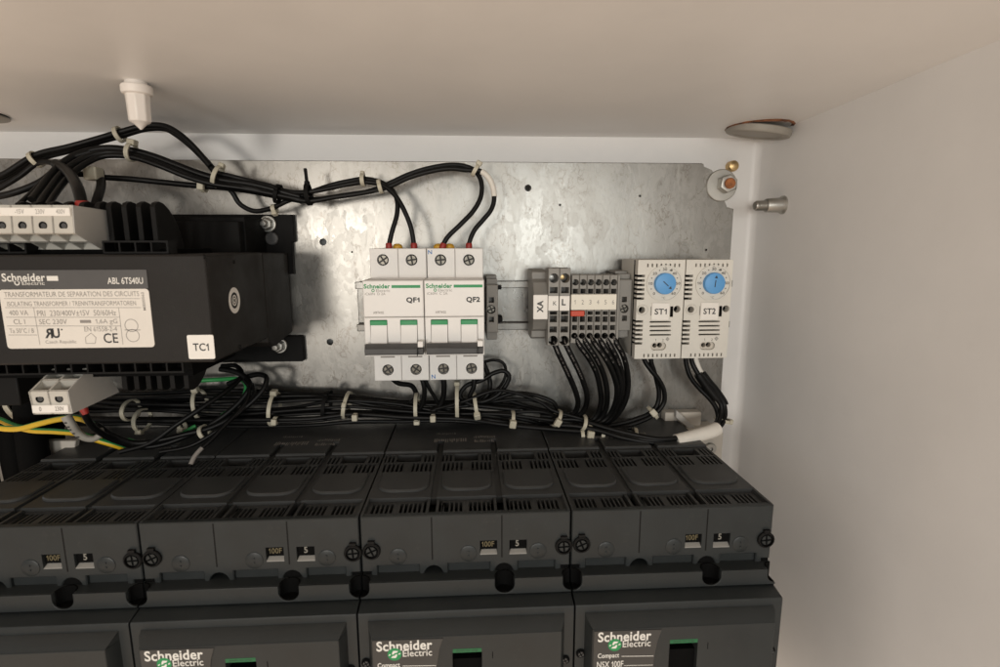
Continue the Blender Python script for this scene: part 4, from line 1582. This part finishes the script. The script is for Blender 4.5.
# --- rest of the upper harness
up = 'black cables of the upper harness'
W('lower black cable from the left frame edge rising to the plug', [(-40, 196, -40), (0, 182, -40), (38, 159, -38), (70, 150, -36), (100, 141, -34), (122, 135, -32), (146, 128.5, -30), (166, 128.5, -30), (176, 134, -30), (190, 145, -31), (206, 161, -32), (216, 173, -32)], 2.0, up)
W('upper black cable touching the tip of the plug', [(-40, 186, -44), (0, 176, -44), (36, 155, -42), (70, 146.5, -40), (100, 138, -37), (122, 131.5, -34), (146, 125.5, -32), (164, 126, -32), (178, 133, -33), (194, 147, -34), (210, 166, -35)], 1.7, up)
W('thick black cable from the left edge under the first tie', [(-40, 208, -46), (0, 188, -46), (20, 176, -45), (38, 163, -44), (52, 163, -46), (66, 172, -50), (72, 182, -56)], 1.5, up)
W('black cable arching over the transformer, upper of three', [(32, 200, -78), (40, 190, -70), (52, 174, -60), (66, 161, -50), (82, 153, -44), (104, 148.5, -40), (128, 150, -38), (152, 156, -37), (176, 165, -36), (200, 174, -35), (222, 180, -34), (250, 184, -33), (275, 190, -31), (300, 197, -30)], 2.1, up)
W('black cable arching over the transformer, middle of three', [(40, 204, -82), (48, 192, -74), (60, 176, -62), (74, 164, -52), (90, 156, -46), (108, 152.5, -42), (130, 154.5, -41), (152, 161, -40), (176, 170, -39), (200, 179.5, -38), (222, 184.5, -36), (250, 188.5, -35), (276, 195, -33)], 1.9, up)
W('black cable arching over the transformer, lowest of three', [(48, 206, -86), (54, 196, -78), (68, 178, -64), (82, 166, -54), (100, 157, -46), (118, 155.5, -44), (136, 158, -43), (160, 166, -42), (186, 176.5, -40), (212, 184, -38), (240, 188, -36), (270, 193.5, -34), (302, 200, -31)], 1.6, up)
W('black cable low at the left edge above the grey connector', [(-40, 199, -60), (0, 196, -60), (22, 190, -58), (42, 181, -54), (58, 168, -50), (72, 158, -47), (90, 152, -43)], 1.9, up)
W('straight black cable running right from the white connector', [(60, 176, -46), (80, 174, -42), (100, 177, -38), (130, 179, -36), (160, 182, -34), (200, 186, -33), (222, 187.5, -33), (250, 191, -33), (280, 197, -31), (302, 201, -30)], 1.75, up)
w = W('thick black cable dropping to the red ferrule on the transformer', [(56, 164, -50), (66, 170, -60), (74, 180, -76), (79, 192, -88), (82, 206, -92), (82, 212, -92)], 2.7, up)
ferrule(w, 83, 208, -93, 'red', 3.6, 3.2)
w = W('dark green grey cable standing behind the red ferrule', [(100, 172, -30), (101, 186, -50), (97, 200, -70), (93, 214, -78)], 2.4, up, mat='blacksmooth')
W('thin green and black cable behind the grey connector at left', [(18, 205, -80), (30, 194, -72), (40, 184, -64), (54, 172, -56)], 1.2, up)
build(MB().box(P(86.5, 168, -44).x, P(99.5, 168, -44).x, -48, -40, P(90, 180.5, -44).z, P(90, 167, -44).z), 'cable_clip', 'nylon', None, 'square pale clip at the start of the straight black cable', 'clip', bevel=.8)

# --- wires under the rail terminals
tg_ = 'printed black wires below the rail terminals'
Yt0 = -34


def tw(label, pts, r=1.9):
    return W(label, pts, r, tg_, marks=.42)


tw('printed black wire out of terminal K, leftmost under the terminals', [(553.6, 336, -30), (554, 342, -40), (557, 350, -42), (563, 363, -41), (570, 378, -38), (576, 393, -35), (578, 404, -32), (574, 413, -29), (560, 417, -27), (540, 416, -26)])
tw('printed black wire out of terminal L', [(564.4, 336, -30), (565, 342, -40), (569, 351, -42), (576, 365, -41), (583, 381, -38), (587, 396, -35), (585, 408, -31), (577, 417, -28), (560, 421, -27), (540, 420, -26)])
tw('printed black wire out of terminal one', [(575, 331, -30), (575.5, 337, -40), (580, 346, -42), (588, 357, -41), (596, 372, -38), (600, 388, -35), (601, 402, -32), (597, 415, -29), (588, 423, -28), (570, 425, -28)])
tw('printed black wire out of terminal two', [(582.6, 331, -30), (583, 337, -40), (588, 346, -43), (597, 360, -42), (604, 376, -39), (607, 392, -36), (606, 408, -32), (600, 419, -29), (588, 426, -28)])
tw('printed black wire out of terminal three', [(590.2, 331, -30), (591, 337, -40), (596, 345, -44), (604, 356, -44), (612, 371, -42), (617, 388, -38), (615, 404, -34), (608, 417, -30), (594, 427, -28)])
tw('printed black wire out of terminal four', [(597.9, 331, -30), (598.4, 337, -40), (603, 345, -43), (611, 358, -42), (618, 373, -39), (621, 390, -36), (618, 406, -33), (610, 419, -29), (596, 428, -27)])
tw('printed black wire out of terminal five', [(605.5, 331, -30), (606, 337, -40), (610, 345, -42), (617, 358, -41), (622, 374, -38), (622.5, 391, -35), (619, 406, -32), (612, 418, -28), (598, 427, -26)])
tw('printed black wire out of terminal six, rightmost under the terminals', [(613.1, 331, -30), (613.8, 337, -40), (617, 344, -42), (623, 355, -41), (627, 370, -38), (628, 388, -35), (624, 404, -32), (615, 417, -28), (602, 426, -26)])

# --- thermostat wires
tg2 = 'black wires below the thermostats'
W('black wire from thermostat ST1 crossing in front of its twin', [(643, 352, -26), (645, 361, -26), (651, 370, -27), (659, 380, -27), (664, 391, -26), (664, 402, -25), (659, 410, -25), (650, 417, -25), (636, 423, -26), (618, 428, -27), (596, 431, -28), (575, 431, -28)], 1.7, tg2)
W('black wire from thermostat ST1 passing straight behind its twin', [(651, 352, -24), (651, 361, -24), (654, 371, -23), (657, 382, -22), (659, 394, -22), (657, 405, -22), (650, 413, -23), (636, 419, -24), (618, 424, -25), (594, 428, -26)], 1.7, tg2)
end = [(724, 405, -28), (725, 415, -31), (722, 424, -35), (714, 430, -40), (700, 434.5, -44), (686, 438.5, -47), (674, 441.5, -49), (660, 443, -50), (640, 441, -49), (620, 437, -46), (600, 431, -40), (575, 426, -34), (550, 425, -30)]
end2 = [(721, 405, -31), (721, 414, -33), (717, 424, -37), (710, 430, -41), (700, 433, -45), (686, 436.5, -48), (674, 438.5, -50), (658, 439, -50), (640, 436, -47), (618, 431, -42), (600, 426, -37), (580, 420, -31), (552, 419, -29)]
W('black wire from thermostat ST2, left of three, bending into the white sleeve', [(686, 352, -24), (686, 362, -24), (690, 376, -25), (699, 388, -26), (709, 398, -28), (716, 408, -29), (718, 417, -30), (714, 426, -37), (706, 431, -42), (694, 435, -46), (674, 440, -49), (655, 440.5, -50), (630, 437, -46), (604, 430, -38), (576, 423, -29)], 1.7, tg2)
W('black wire from thermostat ST2 with short black heat shrink', [(691, 352, -26), (692, 362, -26), (698, 374, -28), (706, 386, -29), (714, 396, -30)] + end2, 1.7, tg2, sleeve=[(.12, .26, 3.0, 'wire', 'heat_shrink')])
W('black wire from thermostat ST2 with white upper sleeve ending in a white marker tube', [(694, 352, -25), (696, 361, -25), (700, 371, -26), (707, 381, -27), (716, 392, -27)] + end, 1.7, tg2,
  sleeve=[(.0, .13, 1.95, 'sleeve', 'sleeve'), (.455, .647, 4.7, 'sleeve', 'marker_tube'), (.14, .30, 3.2, 'wire', 'heat_shrink')])

# --- lower harness lying on the power breakers' shields
lg_ = 'black wires of the lower harness'
rows = [
    ('topmost black wire of the lower harness below the transformer', [(-30, 392), (40, 396), (110, 398), (180, 398), (250, 396), (320, 396), (380, 403), (430, 406), (480, 404), (530, 398), (552, 408), (570, 414)], -20),
    ('black lower harness wire dipping under the small breakers', [(-30, 398), (50, 401), (130, 402), (200, 403), (270, 402), (330, 401), (390, 409), (440, 410), (480, 403), (520, 392), (545, 402), (566, 413), (590, 421)], -24),
    ('black lower harness wire through the second row of ties', [(-30, 404), (60, 406), (140, 407), (220, 408), (290, 407), (340, 403), (390, 405), (440, 413), (500, 412), (540, 413), (575, 420), (600, 425)], -27),
    ('shiny black lower harness wire in the middle of the bundle', [(-30, 410), (60, 411), (150, 412), (230, 413), (300, 411), (345, 407), (400, 411), (450, 414), (500, 414), (545, 421), (590, 428), (615, 430)], -30),
    ('black lower harness wire low on the breaker shields', [(-30, 415), (60, 416), (150, 417), (240, 418), (310, 415), (350, 411), (400, 415), (450, 417), (490, 418), (530, 424), (565, 430), (600, 430), (630, 426)], -30),
    ('lowest front black wire of the lower harness sagging at right', [(-30, 420), (60, 421), (150, 422), (240, 421), (310, 418), (360, 415), (410, 418), (460, 419), (510, 425), (550, 431), (590, 432), (630, 428)], -33),
    ('rear black wire of the lower harness along the plate', [(-30, 396), (60, 393), (150, 394), (230, 392), (300, 393), (350, 398), (400, 400), (450, 400), (500, 399), (540, 410), (580, 417)], -14),
    ('middle rear black wire of the lower harness', [(-30, 401), (60, 399), (150, 400), (230, 399), (300, 398), (350, 400), (400, 404), (450, 405), (500, 407), (545, 416), (590, 424)], -16),
    ('black wire of the lower harness beneath the others', [(-30, 409), (80, 409), (180, 410), (270, 412), (340, 410), (400, 413), (460, 411), (520, 418), (560, 425), (600, 430)], -20),
    ('black wire lying on the rear edge of the breaker shields', [(-30, 424), (60, 425), (150, 425), (240, 425), (310, 424), (350, 421), (400, 421), (450, 422), (500, 424), (540, 428), (580, 430)], -10),
    ('black wire wedged between plate and breaker shields', [(-30, 420), (60, 421), (150, 420), (240, 421), (310, 420), (350, 417), (400, 417), (450, 418), (500, 420), (540, 424), (580, 428)], -8),
    ('upper right black wire rising over the breaker bundle', [(440, 410), (465, 402), (495, 390), (520, 392), (540, 402), (556, 412), (575, 420), (600, 427)], -30),
]
for lab_, pts, Y in rows:
    W(lab_, [(a + random.uniform(-8, 8), bb + random.uniform(-2.2, 2.2), Y + random.uniform(-3, 3)) for a, bb in pts], random.choice((1.25, 1.45, 1.65)), lg_)

for k, (lab_, x_, y_) in enumerate((('added black filler cylinder nearest the left end power breaker', -277, -46), ('added black filler cylinder second from the left end power breaker', -293, -40), ('added black filler cylinder at the very left edge of the dark gap', -309, -48), ('added black filler cylinder furthest into the left corner of the gap', -326, -44), ('added black filler cylinder hidden deepest in the dark left gap', -285, -22))):
    W(lab_, [Vector((x_, y_, -88 - 4 * k)), Vector((x_ - 1, y_ - 2, -130)), Vector((x_ + 1, y_, -200)), Vector((x_, y_, -320))], 8.2, 'added black fillers of the dark left gap', mat='dark')  # made-up cylinders, black to stand in for the deep shade of the gap

# --- loops right below the small breakers
lp = 'black wires out of the bottom of the small breakers'
W('black wire loop standing right of QF2, larger one', [(474, 374, -32), (474, 386, -32), (470, 398, -30), (480, 402, -28), (496, 396, -27), (506, 385, -26), (509, 376, -26), (504, 371, -26), (494, 373, -26), (482, 380, -26), (466, 386, -27), (460, 396, -28), (470, 404, -28), (490, 407, -27), (520, 410, -26)], 1.6, lp)
W('grey sheened wire loop behind the larger loop by QF2', [(484, 362, -16), (494, 360, -14), (503, 363, -14), (506, 371, -14), (503, 382, -15), (495, 391, -17), (484, 398, -20), (470, 402, -22)], 1.1, lp)
W('black wire dropping from QF2 behind its lower edge', [(484, 364, -20), (488, 374, -20), (490, 384, -20), (488, 394, -22), (480, 402, -24)], 1.7, lp)
W('black wire hanging from the lower right terminal of QF1', [(420, 374, -34), (424, 386, -34), (424, 398, -32), (420, 408, -30), (410, 414, -28)], 1.6, lp)
W('thin black wire slanting down right under QF1', [(424, 376, -30), (428, 386, -30), (434, 396, -28), (441, 406, -26), (456, 412, -25)], 1.3, lp)
W('thick black wire hanging under the lower left terminal of QF2', [(443, 374, -34), (444, 386, -33), (443, 398, -30), (438, 408, -28), (424, 414, -27)], 1.9, lp)
W('black wire behind the lower left terminal of QF1', [(388, 374, -34), (398, 383, -30), (412, 386, -26), (416, 396, -24), (408, 406, -22)], 1.7, lp)

# --- yellow and green earth wires, left
eg = 'yellow and green earth wires'
wire('earth_wire', 'upper yellow and green earth wire arching to the grey two way connector', [(-30, 420, -70), (0, 428, -70), (20, 428.5, -70), (40, 423.5, -70), (60, 419, -71), (76, 418, -74), (88, 421.5, -76), (97, 429, -74), (101, 436, -68)], 1.75, 'yellow', eg, split=(7, 3))
wire('earth_wire', 'lower yellow and green earth wire sagging straight to the right', [(-30, 412, -60), (0, 420, -60), (12, 425, -61), (30, 430, -62), (56, 431.5, -63), (80, 434, -64), (96, 439.5, -64), (113, 444.5, -62), (124, 448, -58)], 1.75, 'yellow', eg, split=(7, 4))
wire('earth_wire', 'green earth wire passing behind the transformer corner', [(186, 381, -16), (200, 380.5, -16), (220, 379.5, -16), (238, 379, -20), (246, 384, -26), (245, 394, -30), (238, 404, -34), (222, 416, -38)], 1.5, 'greenw', eg)
wire('earth_wire', 'short green stretch of earth wire among the black wires', [(128, 440, -50), (142, 444, -50), (158, 443, -50), (176, 437, -48), (196, 426, -44)], 1.4, 'greenw', eg)

# --- black wires from the output connector and the loop by the transformer
bl = 'black wires looping below the transformer'
w = W('thick black wire out of the output connector with dark red ferrule', [(82, 408, -96), (86, 417, -92), (94, 428, -84), (106, 436, -76), (120, 442, -68), (140, 447, -60), (160, 445, -56), (184, 437, -52), (206, 427, -47), (226, 414, -42), (243, 398, -36), (250, 386, -32), (246, 378, -28), (236, 372, -26), (220, 369, -24)], 1.8, bl)
ferrule(w, 83.5, 409, -97, 'red', 2.6, 2.0, (-.3, 0, .95))
W('black wire curving round the outside of the loop by the transformer', [(96, 424, -78), (110, 434, -72), (134, 443, -64), (160, 440, -60), (186, 434, -56), (210, 428, -52), (234, 416, -46), (254, 400, -40), (264, 388, -36), (266.5, 378, -32), (260, 374.5, -28), (250, 376, -26), (241, 379, -24), (228, 384, -22)], 1.7, bl)
W('long black wire rising diagonally to the loop by the transformer', [(120, 452, -64), (150, 443, -62), (176, 425, -58), (200, 409, -52), (222, 394, -42), (236, 383, -32), (242, 374, -24), (236, 366, -18), (222, 366, -14)], 1.6, bl)
W('thin black wire inside the loop ending in a pale printed tip over the breakers', [(244, 380, -30), (249, 388, -34), (247, 400, -40), (236, 414, -48), (222, 428, -56), (211, 440, -62), (202, 448, -66), (195, 456, -70), (190, 466, -74)], 1.3, bl, sleeve=[(.76, .99, 1.34, 'greyink', 'printed_tip')])
W('thin black wire with a warm sheen beside the printed tip wire', [(252, 384, -30), (254, 394, -36), (244, 408, -44), (228, 422, -52), (212, 434, -58), (190, 446, -62), (160, 452, -64)], 1.2, bl)


# ================================================================= cable ties
def tie(label, a, bb, Y, ra, rb, along, head=None, hs=2.6, mat='nylon', width=2.4, tail=None):
    """band round a bundle at (a,bb,Y): along = picture angle of the bundle, ra = half height in mm, rb = half depth; head = angle round the band (0 = towards the viewer, 90 = up)"""
    c = P(a, bb, Y)
    th = thing('cable_tie', label, 'cable tie', c, 'pale cable ties' if mat == 'nylon' else 'black cable ties')
    t = Vector((math.cos(R(along)), 0, math.sin(R(along))))
    up_ = Vector((-t.z, 0, t.x))
    fr_ = Vector((0, -1, 0))
    n = 28
    vs = []
    for i in range(n):
        an = 2 * math.pi * i / n
        d = fr_ * math.cos(an)
        for k, e in ((-1, 0), (-1, .9), (1, .9), (1, 0)):
            vs.append(c + fr_ * math.cos(an) * (rb + e) + up_ * math.sin(an) * (ra + e) + t * (k * width / 2))
    fs = []
    for i in range(n):
        j = (i + 1) % n
        for k in range(4):
            l = (k + 1) % 4
            fs.append((4 * i + k, 4 * i + l, 4 * j + l, 4 * j + k))
    build(MB().add(vs, fs), 'band', mat, th)
    if head is not None:
        an = R(head)
        o = c + fr_ * math.cos(an) * (rb + 1.2) + up_ * math.sin(an) * (ra + 1.2)
        z = (fr_ * math.cos(an) / rb + up_ * math.sin(an) / ra).normalized()
        y = t.cross(z)
        b = MB()
        h = hs * .86
        pts = []
        for sz in (-1, 1):
            for sx, sy in ((-1, -1), (1, -1), (1, 1), (-1, 1)):
                pts.append(o + t * (sx * h * .85) + y * (sy * h) + z * (sz * h * .7))
        b.hexa(pts[:4], pts[4:])
        build(b, 'head', mat, th, bevel=.6)
        if tail:
            b = MB()
            q = o + z * tail
            pts = []
            for pnt in (o, q):
                for sx, sy in ((-1, -1), (1, -1), (1, 1), (-1, 1)):
                    pts.append(pnt + t * (sx * 1.0) + y * (sy * .7))
            b.hexa(pts[:4], pts[4:])
            build(b, 'tail', mat, th, bevel=.3)
    return th


T = tie
# upper harness
T('pale tie round the cables at the far left of the upper harness', 36, 159.5, -42, 4.0, 4, 30)
T('pale tie just left of the plug on the rising cables', 119.5, 134.5, -34, 3.9, 4, 18)
T('pale tie head lying between the two cable arcs under the plug', 131.5, 152.5, -41, 4.6, 5, -10, 92, 3.0)
T('pale tie at the crossing where the plug cable meets the arc', 217.5, 176.5, -35, 6, 5, -22, 100, 2.4)
T('pale tie on the straight cable left of the crossing', 204, 187, -33, 2.6, 3, -6, 0, 2.6)
T('pale tie at the lowest dip of the cable above the transformer', 274.5, 209, -27, 2.2, 3, 12, -60, 2.2)
T('black tie lying across the cables left of the upright black tie', 278, 194, -31, 5.2, 5, -14, 30, 1.6, 'black')
T('black tie with its tail standing straight up from the cables', 308.5, 194.5, -29, 6.0, 5, 4, 90, 2.0, 'black', 2.6, 9)
T('pale tie above the QF1 wire pair', 363, 180, -28.5, 3.2, 4, 2, 92, 1.8)
T('small pale tie left of the crossing above QF1', 380.5, 187, -28, 3.4, 4, 12, 40, 1.7)
T('pale tie with square head at the top of the QF2 loop', 475.5, 170, -28, 3.6, 4, -30, 80, 2.6)
# lower harness, left to right
T('translucent tie at the far left beside the output connector', 17, 410, -45, 8, 5, 35, -60, 2.4, 'nylon', 3)
T('curved pale tie under the output connector', 131, 410, -36, 6, 9, 4, None)
T('pale tie with blocky foot under the lower fins', 142.5, 420, -36, 6.5, 9, 3, -60, 2.6)
T('pale tie under the left end of the green wire', 200.5, 405, -26, 10, 9, 8, 80, 2.8)
T('pale tie head on the breaker shield below the long diagonal wire', 182, 426, -42, 3, 3, 20, -40, 2.6)
T('long pale tie round the lower harness right of the wire loop', 274.5, 409, -24, 11, 11, -5, 82, 3.0)
T('pale tie tip at the foot of the long tie right of the wire loop', 275.6, 420.5, -36, 1.8, 2, -5, 0, 2.4)
T('black tie round the lower harness right of the long pale tie', 327, 405, -24, 9.5, 11, -8, 60, 2.0, 'black')
T('pale tie with upright head left below QF1', 347, 405, -24, 8.5, 11, -10, 20, 2.0, tail=None)
T('small pale tie head resting on the shield left of QF1', 355.5, 416.5, -38, 1.5, 1.5, 0, 0, 2.5)
T('pale tie under the lower right terminal of QF1', 416.8, 407, -26, 9.5, 10, 0, -75, 2.8)
T('short pale tie head between the ties under QF1 and QF2', 433.2, 417.5, -36, 1.6, 1.6, 0, 0, 2.6)
T('long thin white tie hanging under the middle of QF2', 457.3, 402, -28, 12.5, 10, 0, 84, 2.6)
T('pale tie left of the wire loops below QF2', 476, 405, -28, 8, 9, 8, -35, 3.0)
T('square pale tie head on the sagging bundle right of the loops', 512, 419, -30, 5, 8, -8, -5, 3.1)
T('pale tie under terminal K where its wire joins the bundle', 556.5, 418, -30, 5.4, 7, -28, -5, 3.0)
T('pale tie under terminal L half hidden by the wires', 582.5, 422, -30, 4.6, 8, -18, None, 2.4)
T('pale tie head in front of the wire junction under terminal one', 588.2, 430, -31, 5.0, 7, -6, -4, 3.2)
T('rounded pale tie head hanging below the bundle near the right', 600.8, 434, -33, 5, 6, -8, -55, 2.8)
T('pale tie foot showing under the junction of the printed wires', 581.8, 434.5, -34, 3, 4, 0, -50, 2.3)
T('pale tie on the bundle left of the white marker tube', 634, 436.5, -30, 5.5, 5, -8, -38, 2.8)
T('pale tie holding the two ST1 thermostat wires', 652.5, 412.5, -24.5, 4.6, 5, 40, 20, 2.9)
T('pale tie at the bend above the white marker tube', 722.5, 419.5, -29, 4.6, 5, 75, -85, 2.4)
T('curved pale tie on the wires below the diagonal wire loop', 204.5, 432, -52, 3.8, 5, 25, None)
# translucent printed marker band on the connector wires
path = smooth_path([P(*p) for p in ((66, 416, -86), (71, 424, -86), (77, 432, -84), (86, 438, -82), (95, 438.5, -80), (101, 433, -78), (100, 427, -76))], 6)
mbk = thing('wire_marker', 'clear printed marker band curled round the earth wires below the output connector', 'wire marker', path[0])
build(MB().tube(path, lambda t: 2.6 - 1.2 * t, 14), 'band', 'grommet', mbk)
b = MB()
for t in (.12, .2, .27, .35, .43):
    i = int(t * len(path))
    p = path[i] + Vector((0, -2.75, 0))
    b.box(p.x - .8, p.x + .5, p.y, p.y + .2, p.z - .45, p.z + .35)
build(b, 'lettering', 'ink', mbk)

# ================================================================= light
w = bpy.data.worlds.new('World')
S.world = w
w.use_nodes = True
wt = w.node_tree
bg = wt.nodes['Background']
tc = nn(wt, 'ShaderNodeTexCoord')
sp = nn(wt, 'ShaderNodeSeparateXYZ')
wt.links.new(tc.outputs['Generated'], sp.inputs[0])
mr = nn(wt, 'ShaderNodeMapRange')
mr.inputs[1].default_value = -1
mr.inputs[2].default_value = 1
wt.links.new(sp.outputs[2], mr.inputs[0])
wr = ramp(wt, mr.outputs[0], [(0, (2.4, 1.80, 1.32)), (.24, (2.2, 1.70, 1.28)), (.38, (.48, .45, .42)), (.47, (.50, .49, .48)), (.55, (1.16, 1.17, 1.16)), (1, (.64, .65, .66))])
wt.links.new(wr.outputs[0], bg.inputs[0])
bg.inputs[1].default_value = .50


def lamp(name, loc, target, size, power, col, shape='DISK'):
    l = bpy.data.lights.new(name, 'AREA')
    l.shape = shape
    l.size = size
    l.energy = power
    l.color = col
    o = bpy.data.objects.new(name, l)
    COL.objects.link(o)
    o.location = loc
    o.rotation_euler = (Vector(target) - Vector(loc)).to_track_quat('-Z', 'Y').to_euler()
    return o


lamp('key_lamp', (-.44, -1.55, -.04), (0, 0, -.05), .22, 6.0, (1, .93, .84))
lamp('room_lamp', (.24, -1.6, .04), (.1, 0, 0), .42, 5.0, (.97, .98, .94))

S.render.engine = 'CYCLES'
S.view_settings.view_transform = 'Standard'
S.view_settings.look = 'None'
S.view_settings.exposure = 0
S.view_settings.gamma = 1
